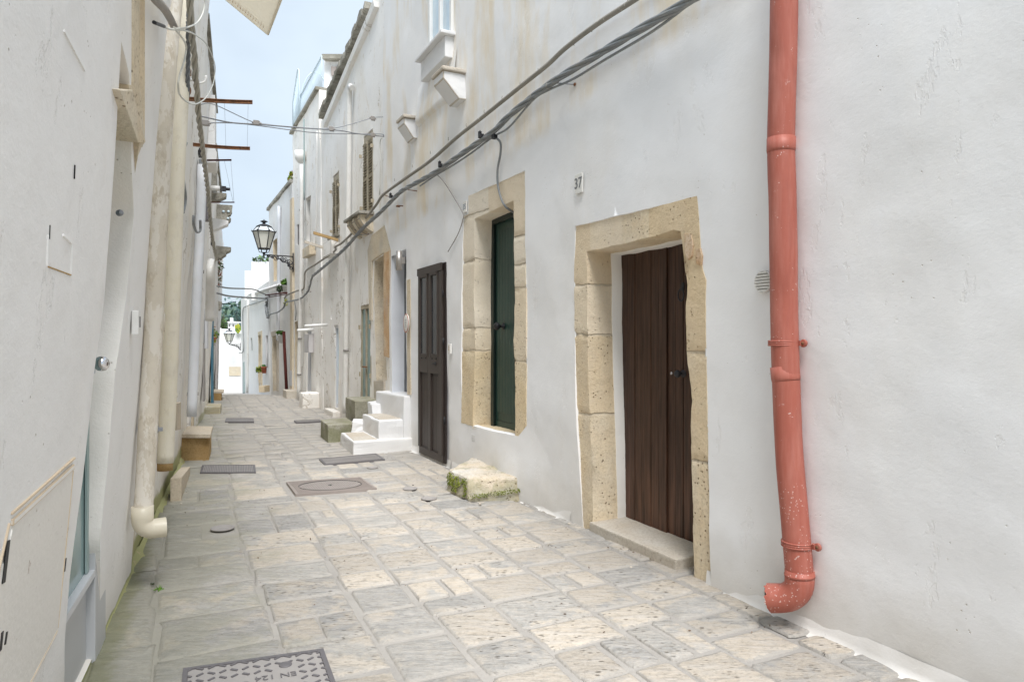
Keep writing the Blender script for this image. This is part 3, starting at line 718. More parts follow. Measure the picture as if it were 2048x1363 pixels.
so37 = S.build("door_surround", h37); so37["label"] = "pitted tan limestone surround with one broken jamb"
for P_ in ([(1367, 468), (1380, 466), (1385, 490), (1384, 512), (1376, 520), (1370, 505)], [(1391, 498), (1400, 496), (1404, 512), (1402, 531), (1393, 528)]):
    g = MB(); g.wall(RW, P_, .006, .03, m_stone_or); g.build("exposed_brick", so37, bevel=.003, sub=2, rough=.006)
D = .345
def RB(x, y, o=-D): return RW.uv(x, y, o)
yb = RB(1239, 1034)[1]; yt = RB(1240, 496)[1]
xs = [1226, 1255, 1270, 1284.5, 1302, 1317.6, 1333.4, 1349, 1364, 1380, 1396]
for side, cols in (("a", xs[:7]), ("b", xs[6:])):
    dm = MB()
    for i in range(len(cols) - 1):
        Ya = RB(cols[i], 760)[0]; Yb = RB(cols[i + 1], 760)[0]; w = (Ya - Yb) * RW.q
        zo = .0 if side == "a" else -.012
        dm.wbox(RW, (Ya + Yb) / 2, (yb + yt) / 2 + .02, -D - .03 + zo, w - .005, yt - yb + .10, .030 + .003 * (i % 2), m_dwood)
        dm.wbox(RW, Ya - .004, (yb + yt) / 2 + .02, -D - .028 + zo, .010, yt - yb + .10, .024, m_dwood)
    dm.wbox(RW, (RB(cols[0], 760)[0] + RB(cols[-1], 760)[0]) / 2, (yb + yt) / 2, -D - .07, (RB(cols[0], 760)[0] - RB(cols[-1], 760)[0]) * RW.q, yt - yb, .03, m_dwood)
    leaf = dm.build("door_leaf", h37, bevel=.003)
    if side == "b":
        kb = MB(); kc = RW.px(1358, 747, -D + .03); kb.lathe(kc - RW.n * .045, [(.030, 0), (.030, .006), (.012, .010), (.010, .035), (.024, .045), (.030, .060), (.024, .074), (.008, .080)], m_iron, 18, ax=RW.n); kb.build("door_knob", leaf)
        kn = MB(); kc = RW.px(1366, 578, -D + .01); U = Vector((0, 0, 1))
        kn.obox(kc + U * .02, RW.T * .012, RW.n * .006, U * .03, m_iron)
        kn.tube([kc + RW.T * math.sin(a) * .032 - U * (.045 + math.cos(a) * -.045) * 1 + RW.n * .02 for a in (k * math.pi / 9 for k in range(19))], .006, m_iron, 8); kn.build("knocker", leaf)
        kh = MB(); kc = RW.px(1343, 746, -D + .01); kh.lathe(kc, [(.011, 0), (.011, .004)], m_chrome, 14, ax=RW.n); kh.obox(kc + RW.n * .005, RW.T * .002, RW.n * .001, U * .005, m_black); kh.build("keyhole", leaf)
T = MB(); 
fa, fb = RW.uv(1190, 1044), RW.uv(1386, 1128)
T.prism([RW.pt(5.72, .09, .022), RW.pt(4.74, .088, .022), RW.pt(4.74, .095, -.36), RW.pt(5.72, .097, -.36)], (0, 0, -.12), m_sill)
T.build("threshold", h37, bevel=.012, sub=3, rough=.004)

# green door with blocky stone surround
S = MB(); SGi = uvs(RW, [(949, 437), (985, 420), (1026, 400), (1027, 500), (1029, 600), (1027, 680), (1031, 780), (1031, 885), (985, 868), (947, 856), (950, 700), (948, 600)])
gj = [RW.uv(935, y)[1] for y in (522, 656, 700)]; gj2 = [RW.uv(1038, y)[1] for y in (470, 528, 575, 722)]; hl = RW.uv(930, 432)[1]
m_sg = limestone('tan_limestone_green_door', a=(.82, .70, .50), b=(.74, .59, .38), grey=.2, seed=6, joints=tuple((q, 7.5, 9) for q in (gj[2], gj[1], gj[0], hl - .02)) + tuple((q, 5, 7.5) for q in reversed(gj2)))
def dent_g(Y, h):
    d = -.002; w = .02 * noise.noise(Vector((Y * 6, h * 6, 0)))
    if Y > 7.5:
        for q in gj: d += joint(h, q + w, .015)
        d += joint(h, hl - .02, .010)
    else:
        for q in gj2: d += joint(h, q + w, .015)
    return d + .004 * noise.noise(Vector((Y * 34, h * 34, 0)))
facade(S, RW, SGo, [(SGi, .006, [(.27, 0, m_sg)])], .032, m_sg, amp=.012, seed=17, depth=.3, hstep=.035, dent=dent_g, fullback=False)
S.build("door_surround", h37)
D = .235
Ya = RB(986, 640, -D)[0]; Yb = RB(1046, 640, -D)[0]; h0_ = RW.uv(1032, 878, -D)[1]; h1_ = RW.uv(990, 436, -D)[1]
G = MB(); cY = (Ya + Yb) / 2; wd = (Ya - Yb) * RW.q; hh = h1_ - h0_; ch = (h0_ + h1_) / 2
G.wbox(RW, cY, ch, -D - .04, wd, hh, .035, m_green)
for i in range(8): G.wbox(RW, Ya - .10 - i * (Ya - Yb - .15) / 8 - .03, ch + .05, -D - .006, (wd - .15) / 8 - .006, hh - .42, .009, m_green)
gd = G.build("green_door", h37, bevel=.003)
G = MB(); G.wbox(RW, Ya - .035, ch, -D - .004, .075, hh, .035, m_green2); G.wbox(RW, cY - .02, h1_ - .04, -D - .004, wd - .09, .075, .032, m_green2)
G.wbox(RW, cY - .03, h0_ + .09, -D - .004, wd - .10, .15, .018, m_green); G.build("frame", gd, bevel=.004)
G = MB(); G.lathe(RW.px(1004, 652, -D + .03) - RW.n * .02, [(.036, 0), (.036, .008), (.016, .016), (.014, .05), (.034, .060), (.046, .082), (.046, .094), (.030, .112), (.004, .118)], m_black, 20, ax=RW.n); G.build("door_knob", gd)
# whitewashed sill under the green door
G = MB(); G.prism([RW.pt(7.98, h0_ + .0, .002), RW.pt(6.95, h0_ + .0, .002), RW.pt(6.95, h0_ + .015, -.30), RW.pt(7.98, h0_ + .015, -.30)], (0, 0, -.10), m_grime); G.build("sill", h37, bevel=.015, sub=3, rough=.006)

# grey-brown metal door
Ya, hA = RW.uv(845.5, 908); Yb, hB = RW.uv(898, 931); hT = (RW.uv(845, 540)[1] + RW.uv(893, 521)[1]) / 2; hB = .045
dw = (Ya - Yb) * RW.q; cY = (Ya + Yb) / 2
B = MB(); B.wbox(RW, cY, (hB + hT) / 2, .012, dw, hT - hB, .018, m_brownd)
def bar(f0, f1, z0_, z1_, th=.026, m=m_brown): B.wbox(RW, Ya + (Yb - Ya) * (f0 + f1) / 2, (z0_ + z1_) / 2, .028, dw * (f1 - f0), z1_ - z0_, th, m)
zt = hT; zm = RW.uv(860, 712)[1]; zl = RW.uv(860, 745)[1]
bar(0, .93, zt - .10, zt); bar(0, .93, hB, hB + .10); bar(0, .07, hB + .10, zt - .10); bar(.40, .50, hB + .10, zt - .10, .024); bar(.80, .93, hB + .10, zt - .10)
bar(.07, .40, zl, zm); bar(.50, .80, zl, zm)
for a, b in ((.07, .40), (.50, .80)):
    for k in range(5): q = a + (b - a) * k / 5; bar(q + .006, q + (b - a) / 5 - .006, hB + .13, zl - .03, .010)
    for k2 in (.25, .75): B.wbox(RW, Ya + (Yb - Ya) * (a + (b - a) * k2), zm - .025, .05, .028, .02, .012, m_black)
bd = B.build("metal_door", h37, bevel=.003)
for a, b in ((.07, .40), (.50, .80)):
    g = MB(); g.wbox(RW, Ya + (Yb - Ya) * (a + b) / 2, (zm + zt - .10) / 2, .03, dw * (b - a), zt - .10 - zm, .008, m_glassd); g.build("glass_pane", bd)
    g = MB()
    for q0, q1, z0_, z1_ in ((a, a + .035, zm, zt - .1), (b - .035, b, zm, zt - .1), (a + .035, b - .035, zm, zm + .035), (a + .035, b - .035, zt - .135, zt - .10)):
        g.wbox(RW, Ya + (Yb - Ya) * (q0 + q1) / 2, (z0_ + z1_) / 2, .036, dw * (q1 - q0), z1_ - z0_, .022, m_brown)
    g.build("pane_frame", bd, bevel=.002)
g = MB(); hc = RW.px(870, 727, .06); g.lathe(hc - RW.n * .012, [(.026, 0), (.026, .012), (.012, .016), (.011, .045)], m_black, 14, ax=RW.n)
g.obox(hc + RW.n * .03 + RW.T * .05, RW.T * .06, RW.n * .007, Vector((0, 0, .010)), m_black); g.build("handle", bd, bevel=.003)
for hz_ in (.55, 1.55, 2.15):
    g = MB(); g.tube([RW.pt(Yb + .01, hz_, .05), RW.pt(Yb + .01, hz_ + .09, .05)], .011, m_black, 8); g.build("hinge", bd)

# upper window, sill and balcony corbels
g = MB(); Y0_, hb_ = RW.uv(860, 108); Y1_, hb2 = RW.uv(907, 70); hb_ = (hb_ + hb2) / 2; ht_ = hb_ + 1.3; q = (Y0_ - Y1_) * RW.q; cy = (Y0_ + Y1_) / 2
for f in (0, .5, 1): g.wbox(RW, Y0_ + (Y1_ - Y0_) * (f * .92 + .04), (hb_ + ht_) / 2, -.05, .055 if f != .5 else .05, ht_ - hb_, .07, m_white)
g.wbox(RW, cy, hb_ + .03, -.045, q * .9, .055, .06, m_white); g.wbox(RW, cy, ht_ - .03, -.045, q * .9, .055, .06, m_white)
wn = g.build("window", h37, bevel=.003); g = MB(); g.wbox(RW, cy, (hb_ + ht_) / 2, -.035, q * .9, ht_ - hb_ - .06, .010, m_glassb); g.build("pane", wn)
g = MB(); q = RW.uv(907, 74); 
g.prism([RW.pt(Y1_ - .03, hb_ - .01, -.05), RW.pt(Y1_ - .03, hb_ - .01, .17), RW.pt(Y0_ + .12, hb_ - .01, .17), RW.pt(Y0_ + .12, hb_ - .01, -.05)], (0, 0, -.045), m_grime)
g.prism([RW.pt(Y1_ + .02, hb_ - .055, -.02), RW.pt(Y1_ + .02, hb_ - .055, .10), RW.pt(Y0_ + .08, hb_ - .055, .10), RW.pt(Y0_ + .08, hb_ - .055, -.02)], (0, 0, -.26), m_grime)
g.build("window_sill", h37, bevel=.01, sub=1, rough=.004)
def corbel(px_near, outw, along, drop, m):
    Yn, hn = RW.uv(*px_near); g = MB()
    g.prism([RW.pt(Yn, hn, -.02), RW.pt(Yn, hn, outw), RW.pt(Yn + along, hn, outw), RW.pt(Yn + along, hn, -.02)], (0, 0, -.045), m_sill)
    prof = [(-.02, -.045), (outw * .93, -.045), (outw * .93, -.045 - drop * .30), (outw * .28, -.045 - drop), (-.02, -.045 - drop)]
    a = [RW.pt(Yn + .03, hn + z, o) for o, z in prof]; b = [RW.pt(Yn + along - .03, hn + z, o) for o, z in prof]; n = 5
    g.add(a + b, [list(range(n)), list(range(2 * n - 1, n - 1, -1))] + [[i, i + n, (i + 1) % n + n, (i + 1) % n] for i in range(n)], m)
    return g.build("corbel", h37, bevel=.012, sub=2, rough=.005)
corbel((933, 139), .30, .34, .30, m_grime); corbel((836, 231), .21, .32, .27, m_grime)
g = MB(); Yn, hn = RW.uv(915, 196); Yf, hf = RW.uv(838, 246); hm = (hn + hf) / 2 + .06
n = 14; top = []; 
for i in range(n + 1):
    Yq = Yn + (Yf - Yn) * i / n; a = .055 + .012 * noise.noise(Vector((Yq * 3, 0, 0)))
    top += [RW.pt(Yq, hm + .50, .0), RW.pt(Yq, hm + .22, a * .6), RW.pt(Yq, hm + .02, a), RW.pt(Yq, hm - .03, a * .9), RW.pt(Yq, hm - .06, .0)]
g.add(top, [[i * 5 + j, (i + 1) * 5 + j, (i + 1) * 5 + j + 1, i * 5 + j + 1] for i in range(n) for j in range(4)], m_r1, True); g.build("plaster_ledge", h37)
# door at the head of the white stair
g = MB(); q = RW.uv(806, 640, -.24); q2 = RW.uv(826, 640, -.24); z0_ = .80; z1_ = RW.uv(800, 505)[1]
g.wbox(RW, 10.52, (z0_ + z1_) / 2, -.235, .95, z1_ - z0_, .03, m_glassd); g.build("glazed_door", h37)
g = MB(); g.wall(RW, [(813, 560), (820, 557), (821, 790), (814, 788)], .012, .05, m_stone2); g.build("door_jamb", h37, bevel=.006, sub=2, rough=.006)
# ventilation grille
def grille(pl, px, r, label):
    c = pl.px(*px, .03); g = MB(); U = Vector((0, 0, 1)); t = empty("vent_grille", c, label, "vent grille")
    g.lathe(c - pl.n * .01, [(r, 0), (r, .016), (r * .90, .020), (r * .88, .006)], m_plate, 28, ax=pl.n); g.build("rim", t)
    g = MB()
    for k in range(-3, 4):
        z = k * r / 3.8; hw = math.sqrt(max(0, (r * .88) ** 2 - z * z)); g.obox(c + U * z + pl.n * .004, pl.T * hw, pl.n * .006, U * r * .075, m_plate)
    g.lathe(c - pl.n * .008, [(r * .88, 0), (r * .88, .002)], m_black, 24, ax=pl.n); g.build("louvre", t); return t
grille(RW, (1527, 563), .066, "round slatted vent grille half behind the salmon downpipe")

# number plates
def plate(px, w, h_, txt, label, ink, tilt=.0, sz=.11):
    c = RW.px(*px, .02); U = Vector((0, 0, 1)); t = empty("house_number", c, label, "number plate", "house number plates"); g = MB()
    g.obox(c, RW.T * w / 2, RW.n * .008, U * h_ / 2, m_plate); g.build("plate", t, bevel=.003)
    g = MB(); text_mesh(g, txt, c + RW.n * .008, RW.T, U, RW.n, sz, ink, off=.0015, bold=.001); g.build("digits", t)
plate((1158, 367), .112, .165, "37", "small ceramic number 37 above the stone-framed brown wooden door", m_ink, sz=.125)
plate((930, 414), .10, .13, "35", "small faded ceramic number 35 beside the green door's lintel", m_inkf, sz=.09)
# intercom
def boxthing(name, pl, px, w, h_, d, m, label, cat, btn=None, off=.015):
    Yc, hc = pl.uv(*px); t = empty(name, pl.pt(Yc, hc, off), label, cat); g = MB(); g.wbox(pl, Yc, hc, off - .01, w, h_, d, m); g.build("housing", t, bevel=.006)
    if btn: g = MB(); g.wbox(pl, Yc + btn[0], hc + btn[1], off - .01 + d, btn[2], btn[3], .004, btn[4]); g.build("button", t)
    return t
boxthing("doorbell", RW, (906, 697), .075, .125, .03, m_plate, "cream doorbell switch between the grey-brown door and the green door's stone", "doorbell", (-.005, .005, .035, .06, m_sill), off=.035)
boxthing("doorbell", LN, (263, 645), .09, .135, .035, m_white, "white doorbell on the left wall beside the beige downpipe", "doorbell", (.0, .005, .018, .06, m_manh))
# oval ceramic plate and up-light by the stair door
t = MB(); c = RW.px(814, 646, .05); ring = [(1.0, 0), (1.0, .012), (.9, .02), (.5, .022)]
vs = []; n = 28
for r_, z in ring:
    for k in range(n): a = 2 * math.pi * k / n; vs.append(c + RW.T * math.cos(a) * .115 * r_ + Vector((0, 0, 1)) * math.sin(a) * .135 * r_ + RW.n * z)
t.add(vs, [[j * n + k, j * n + (k + 1) % n, (j + 1) * n + (k + 1) % n, (j + 1) * n + k] for j in range(3) for k in range(n)] + [[3 * n + k for k in range(n)]], m_plate, True)
t.tube([c + RW.T * math.cos(a) * .112 + Vector((0, 0, 1)) * math.sin(a) * .132 + RW.n * .016 for a in (k * math.pi / 14 for k in range(29))], .005, m_terra, 6)
for i in range(5): t.obox(c + RW.n * .023 + Vector((0, 0, .05 - i * .025)), RW.T * .035 * (1 - .25 * (i % 2)), RW.n * .001, Vector((0, 0, .004)), m_inkf)
tag(t.build("wall_plaque"), "oval white ceramic plaque beside the stair door", "plaque")
tl = empty("wall_lamp", RW.px(800, 520, .05), "brushed steel cylinder lamp on the jamb above the white stair", "wall lamp")
g = MB(); c = RW.px(798, 521, .14); g.lathe(c - Vector((0, 0, .14)), [(.045, 0), (.045, .28), (.038, .28)], m_steel, 20); g.build("lamp_body", tl)
g = MB(); c = RW.px(807, 521, .02); g.obox(c + RW.n * .03, RW.T * .035, RW.n * .05, Vector((0, 0, .05)), m_steel); g.build("mount", tl, bevel=.004)

# salmon downpipe
t = empty("drainpipe", RW.px(1600, 1230, .1), "salmon red painted metal downpipe with white paint spatters on the near right wall", "drainpipe")
def rp_(x, y, o=.085): return RW.px(x, y, o)
path = [(1569, -190), (1568, 0), (1566, 120), (1563, 230), (1562, 300), (1565, 400), (1567, 520), (1568, 620), (1570, 700), (1572, 760), (1578, 900), (1588, 1020), (1595, 1100), (1599, 1150)]
PP = [rp_(x, y) for x, y in path]
rad = lambda p: .0735
g = MB(); SP = smooth(PP, 10); rs = []
for p in SP: rs.append(.0735 + .0015 * noise.noise(p * 5))
g.tube(SP, .073, m_copper, 36, rs=rs)
for v_ in g.v:   # dents
    for (dx, dy, a, sg) in ((1567, 605, .011, .07), (1550, 110, .008, .05), (1585, 90, .008, .04), (1577, 590, .008, .05)):
        dpt = rp_(dx, dy, .155); q = (v_ - dpt); e = math.exp(-(q.x ** 2 + q.y ** 2 + (q.z * .7) ** 2) / sg ** 2); v_ -= (RW.n * a * e)
g.build("pipe", t)
g = MB(); e0 = PP[-1]; Zd = Vector((0, 0, 1)); outd = (RW.n * .50 - RW.T * .87).normalized()
ep = [e0 + Zd * .03, e0 - Zd * .03]
for k in range(1, 10): a = k / 9 * R(80); ep.append(e0 - Zd * (.03 + math.sin(a) * .115) + outd * (1 - math.cos(a)) * .125)
ep.append(ep[-1] + outd * .055 - Zd * .012)
g.tube(ep, .080, m_copper, 32, rs=[.0765, .0765] + [.0765] * 8 + [.078, .079], open_end=True)
lip = len(g.v) - 32
for k in range(32): g.v[lip + k] += outd * .012 * noise.noise(Vector((k * .7, 0, 0))) * 1.5
g.tube([ep[-1] + outd * .004, ep[-3]], .070, m_black, 24); g.build("elbow", t)
g = MB()
for y0, y1 in ((276, 305), (733, 762)):
    g = MB(); a, b = rp_(1562.5 if y0 < 500 else 1569, y0), rp_(1562 if y0 < 500 else 1572, y1); g.tube([a, a + (b - a) * .8, b], .0765, m_copper, 32, rs=[.0765, .0768, .0745]); g.build("collar", t)
g = MB(); g.tube([rp_(1599, 1146), rp_(1599.3, 1152)], .0790, m_copper, 32); g.build("seam", t)
for x, y in ((1567, 686), (1594, 1086)):
    g = MB(); c = rp_(x, y)
    for dz in (-.011, .011): g.tube([c + Zd * dz + (RW.T * math.cos(a) + RW.n * math.sin(a)) * .078 for a in (R(-10) + k * R(200) / 20 for k in range(21))], .0055, m_copper, 8)
    g.tube([c + (RW.T * math.cos(a) + RW.n * math.sin(a)) * .0755 for a in (R(-10) + k * R(200) / 20 for k in range(21))], .0075, m_copper, 8)
    for sg in (-1, 1):
        cc = c + RW.T * sg * .098 - RW.n * .045; g.lathe(cc, [(.022, -.004), (.022, .006), (.018, .008)], m_copper, 14, ax=RW.n); g.lathe(cc + RW.n * .008, [(.009, 0), (.008, .006)], m_rust, 10, ax=RW.n)
        g.obox(c + RW.T * sg * .080 - RW.n * .035, RW.T * .012, RW.n * .012, Zd * .014, m_copper)
    g.build("clamp", t)

# mossy step below the green door
g = MB(); P = [ground_px(939, 955, .24), ground_px(897, 937, .24)]
hT_ = .235; a = RW.pt(6.72, hT_, .0); b = RW.pt(7.98, hT_, .0)
Q = [RW.pt(6.82, hT_, -.05), ground_px(938, 955, hT_), ground_px(897, 938, hT_), RW.pt(8.05, hT_, -.05)]
lo = [RW.pt(6.78, -.03, -.05), ground_px(936, 1004), ground_px(893, 984), RW.pt(8.1, -.03, -.05)]
g.add(Q + lo, [[0, 1, 2, 3], [7, 6, 5, 4], [0, 4, 5, 1], [1, 5, 6, 2], [2, 6, 7, 3], [3, 7, 4, 0]], m_mossy)
ms_ = g.build("stone_step", bevel=.035, sub=7, rough=.020, seed=3); tag(ms_, "worn whitewashed step with green moss below the green door", "step")
g = MB(); rm = random.Random(4)
for i in range(1100):
    if i == 800: g.build('moss', ms_); g = MB()
    # moss tufts on the left face and along the broken front edge
    if i < 800:
        u = rm.random(); v = rm.random() ** .8; p = Q[2] + (Q[1] - Q[2]) * u * .95; q = lo[2] + (lo[1] - lo[2]) * u; p = p + (q - p) * (.06 + v * .75) + Vector((-.012, -.008, 0)); 
        if noise.noise(p * 9) < -.15: continue
    else:
        u = rm.random() ** .9; p = lo[1] + (lo[0] - lo[1]) * u; p = p + Vector((-.01, -.02, .05 + .11 * u + rm.uniform(-.02, .02)))
    a = Vector((rm.gauss(0, 1), rm.gauss(0, 1), rm.gauss(.6, 1))).normalized(); b = a.orthogonal().normalized(); s_ = rm.uniform(.0035, .009)
    g.add([p - a * s_, p + b * s_, p + a * s_ * 1.4, p - b * s_], [[0, 1, 2, 3]], m_moss)
o = g.build("moss", ms_)
# fix parenting of moss: it is a part of the step
# white stair
w_ = empty("stair", ground_px(740, 900), "whitewashed masonry stair with worn tan treads below the stair door", "stair")
def stepbox(near_out, far_out, Yn, Yf, h_, name, m, tread=True, inn=-.05, rg=.010, seed=1):
    g = MB(); v = [RW.pt(Yn, h_, inn), RW.pt(Yn, h_, near_out), RW.pt(Yf, h_, far_out), RW.pt(Yf, h_, inn)]
    v[1] = v[1]; lo_ = [Vector((p.x, p.y, -.05)) for p in v]; cc = sum(v, Vector()) / 4
    lo_ = [p + (Vector((p.x, p.y, 0)) - Vector((cc.x, cc.y, 0))) * .03 for p in lo_]
    g.add(v + lo_, [[0, 1, 2, 3], [7, 6, 5, 4], [0, 4, 5, 1], [1, 5, 6, 2], [2, 6, 7, 3], [3, 7, 4, 0]], m)
    o_ = g.build(name, w_, bevel=.022, sub=4, rough=rg, seed=seed)
    return v
skew = .18
v = stepbox(.86, .80, 9.93, 10.88, .19, "lower_step", m_grime, seed=1)
g = MB(); g.prism([RW.pt(10.02, .196, .83), RW.pt(10.02, .196, .50), RW.pt(10.78, .196, .48), RW.pt(10.78, .196, .76)], (0, 0, -.02), m_sill); g.build("tread", w_, bevel=.004, sub=3, rough=.003)
v = stepbox(.47, .45, 10.02, 10.92, .455, "upper_step", m_grime, seed=4)
g = MB(); g.prism([RW.pt(10.1, .462, .43), RW.pt(10.1, .462, .10), RW.pt(10.84, .462, .08), RW.pt(10.84, .462, .41)], (0, 0, -.02), m_sill); g.build("tread", w_, bevel=.004, sub=3, rough=.003)
v = stepbox(.10, .16, 10.0, 11.15, .79, "landing", m_grime, inn=-.32, seed=7)
stepbox(.62, .50, 10.90, 11.30, .33, "rough_flank", m_grime, seed=11, rg=.035)
stepbox(.30, .22, 10.93, 11.42, .60, "rough_flank", m_grime, seed=15, rg=.03)
# concrete blocks
def block(px4, ht, label):
    P = [ground_px(x, y, ht) for x, y in px4]; g = MB(); g.prism(P, (0, 0, -ht - .02), m_conc); o_ = g.build("concrete_block", bevel=.012, sub=4, rough=.006, seed=ht * 9)
    return tag(o_, label, "block", "mossy concrete step blocks by the stair")
block([(656, 850), (641, 839), (692, 834), (712, 846.5)], .285, "lower and nearer mossy concrete block left of the white stair")
block([(710, 802), (691, 793.5), (747, 791.5), (768, 799)], .60, "taller mossy concrete block behind the lower one")

# ------------------------------------------------------------------ RIGHT SIDE, second house (cream, shuttered windows)
h2 = house("cream flaking house with two louvred windows and a lichen coping, right", RW.pt(13.5, 0))
def Yof(x, y=600): return RW.uv(x, y)[0]
Ytop0, hc0 = RW.uv(736, 6); Ytop1, hc1 = RW.uv(643, 228)
W = MB()
o2 = [(10.9, -.1), (Yof(641), -.1), (Yof(641), hc1 - .05), (Ytop0, hc0 - .05), (10.9, hc0 + .35)]
D1h = uvs(RW, [(743, 521), (767, 505), (767, 760), (746, 761)]); TDh = uvs(RW, [(716, 611), (735.5, 607), (735.5, 806), (717, 806)])
W1h = uvs(RW, [(721.5, 272), (739, 255), (737.5, 424), (720.5, 426)]); W2h = uvs(RW, [(661.5, 352), (673, 339), (671.8, 470), (660.6, 474)])
W3h = uvs(RW, [(657.5, 597), (660.5, 596), (660.5, 638), (657.5, 639)]); D4h = uvs(RW, [(664.5, 650), (672.5, 648.5), (671.5, 818), (665.5, 815)])
for hh_ in (TDh, D4h):
    for i, p in enumerate(hh_): hh_[i] = (p[0], max(p[1], .16))
facade(W, RW, o2, [(D1h, .012, [(.5, 0, m_stone2)]), (TDh, .006, [(.12, 0, m_r2)]), (W1h, .003, [(.12, 0, m_r2)]), (W2h, .003, [(.12, 0, m_r2)]), (W3h, 0, [(.2, 0, m_r2)]), (D4h, .004, [(.15, 0, m_r2)])],
       .20, m_r2, amp=.025, seed=5, lift=-.05, dense=(10.9, 15.5, 0, 3.4, .11))
W.build("wall", h2)
g = MB(); g.wall(RW, [(735, 500), (743, 470), (772, 448), (776, 478), (779, 505), (767, 505), (743, 521), (743, 640), (738, 640)], -.02, .05, m_stone2); g.wall(RW, [(767, 506), (779, 500), (779, 716), (767, 712)], -.008, .06, m_stone_or); g.build("door_surround", h2, bevel=.006, sub=2, rough=.008)
g = MB(); g.wall(RW, [(747, 761), (767, 760), (767, 799), (748, 799)], -.03, .30, m_sill); g.build("door_sill", h2, bevel=.01, sub=2, rough=.005)
# teal glazed door
def glazed(h_, hole, nleaf, mf, mg, name, D=.10, hz=None, n_h=0, frame=.04):
    Y0 = max(p[0] for p in hole); Y1 = min(p[0] for p in hole); z0 = min(p[1] for p in hole); z1 = max(p[1] for p in hole); w = (Y0 - Y1) * RW.q; g = MB(); st = (Y0 - Y1) / nleaf
    for i in range(nleaf + 1): 
        g.wbox(RW, Y0 - st * i + (-.02 if i == 0 else .02 if i == nleaf else 0), (z0 + z1) / 2, -D, frame * (1.0 if 0 < i < nleaf else 1.5), z1 - z0, .05, mf)
    g.wbox(RW, (Y0 + Y1) / 2, z1 - .04, -D + .002, w - .06, .07, .045, mf); g.wbox(RW, (Y0 + Y1) / 2, z0 + .05, -D + .002, w - .06, .09, .045, mf)
    if hz: g.wbox(RW, (Y0 + Y1) / 2, hz, -D + .004, w - .04, .035, .05, mf)
    d = g.build(name, h_, bevel=.003); g = MB(); g.wbox(RW, (Y0 + Y1) / 2, (z0 + z1) / 2, -D + .01, w - .05, z1 - z0 - .05, .012, mg); g.build("glass_pane", d); return d, Y0, Y1, z0, z1
d, Y0, Y1, z0, z1 = glazed(h2, TDh, 2, m_louvre, m_glasst, "teal_door", hz=None)
for zz in (.30, .78):
    for ye in (Y0 + .01, Y1 + .02): g = MB(); g.wbox(RW, ye, z0 + (z1 - z0) * zz, -.06, .022, .08, .04, m_louvre); g.build("hinge", d)
g = MB(); g.wbox(RW, (Y0 + Y1) / 2, z0 + (z1 - z0) * .38, -.05, .22, .02, .05, m_rust); g.build("latch", d)
glazed(h2, D4h, 1, m_greyl, m_glassb, "narrow_glazed_door", D=.12, frame=.07)
def louvre(h_, hole, label):
    Y0 = max(p[0] for p in hole); Y1 = min(p[0] for p in hole); z0 = min(p[1] for p in hole) + .02; z1 = max(p[1] for p in hole) - .14; t = empty("window", RW.pt((Y0 + Y1) / 2, z0, -.05), "", "")
    for k in ("label", "category"): del t[k]
    t.parent = h_; t.location = RW.pt((Y0 + Y1) / 2, z0, -.05) - h_.location
    for a, b in ((Y0, (Y0 + Y1) / 2 + .01), ((Y0 + Y1) / 2 - .01, Y1)):
        g = MB(); w = (a - b) * RW.q; c = (a + b) / 2
        for e in (a - .025, b + .025): g.wbox(RW, e, (z0 + z1) / 2, -.09, .05, z1 - z0, .04, m_louvre)
        for z in (z0 + .03, z1 - .03, (z0 + z1) / 2): g.wbox(RW, c, z, -.088, w - .08, .06, .036, m_louvre)
        n = int((z1 - z0) / .05)
        for i in range(n):
            z = z0 + (i + .5) * (z1 - z0) / n; g.obox(RW.pt(c, z, -.068), RW.T * (w / 2 - .04), (RW.n * .022 - Vector((0, 0, .012))), Vector((0, 0, .008)) + RW.n * .004, m_louvre)
        g.wbox(RW, c, (z0 + z1) / 2, -.10, w, z1 - z0, .006, m_louvred); o_ = g.build("shutter", t)
        if label: o_["label"] = label
    g = MB(); g.wbox(RW, (Y0 + Y1) / 2, z1 + .05, -.09, (Y0 - Y1) * RW.q, .09, .03, m_louvre)
    for e in (Y0 + .03, Y1 - .03):
        for f in (.12, .85): hg = MB(); hg.wbox(RW, e, z0 + (z1 - z0) * f, -.05, .02, .06, .05, m_louvre); hg.build('hinge', t)
    g.build("window_frame", t)
    return Y0, Y1, z0, z1
Y0, Y1, z0, z1 = louvre(h2, W1h, None)
g = MB(); zs = z0 - .03
g.prism([RW.pt(Y1 - .05, zs, -.07), RW.pt(Y1 - .05, zs, .22), RW.pt(Y0 + .35, zs, .22), RW.pt(Y0 + .35, zs, -.07)], (0, 0, -.05), m_lichen)
for k in range(3):
    Yk = Y1 + .02 + k * (Y0 + .25 - Y1) / 2.6; prof = [(-.06, -.05), (.18, -.05), (.19, -.13), (.13, -.22), (.06, -.30), (-.06, -.36)]
    a = [RW.pt(Yk, zs + z, o_) for o_, z in prof]; b = [RW.pt(Yk + .16, zs + z, o_) for o_, z in prof]; n = 6
    g.add(a + b, [list(range(n)), list(range(2 * n - 1, n - 1, -1))] + [[i, i + n, (i + 1) % n + n, (i + 1) % n] for i in range(n)], m_stone2)
g.build("window_ledge", h2, bevel=.008)
Y0, Y1, z0, z1 = louvre(h2, W2h, None)
g = MB(); g.prism([RW.pt(Y1 - .02, z0 - .02, -.07), RW.pt(Y1 - .02, z0 - .02, .06), RW.pt(Y0 + .03, z0 - .02, .06), RW.pt(Y0 + .03, z0 - .02, -.07)], (0, 0, -.04), m_lichen)
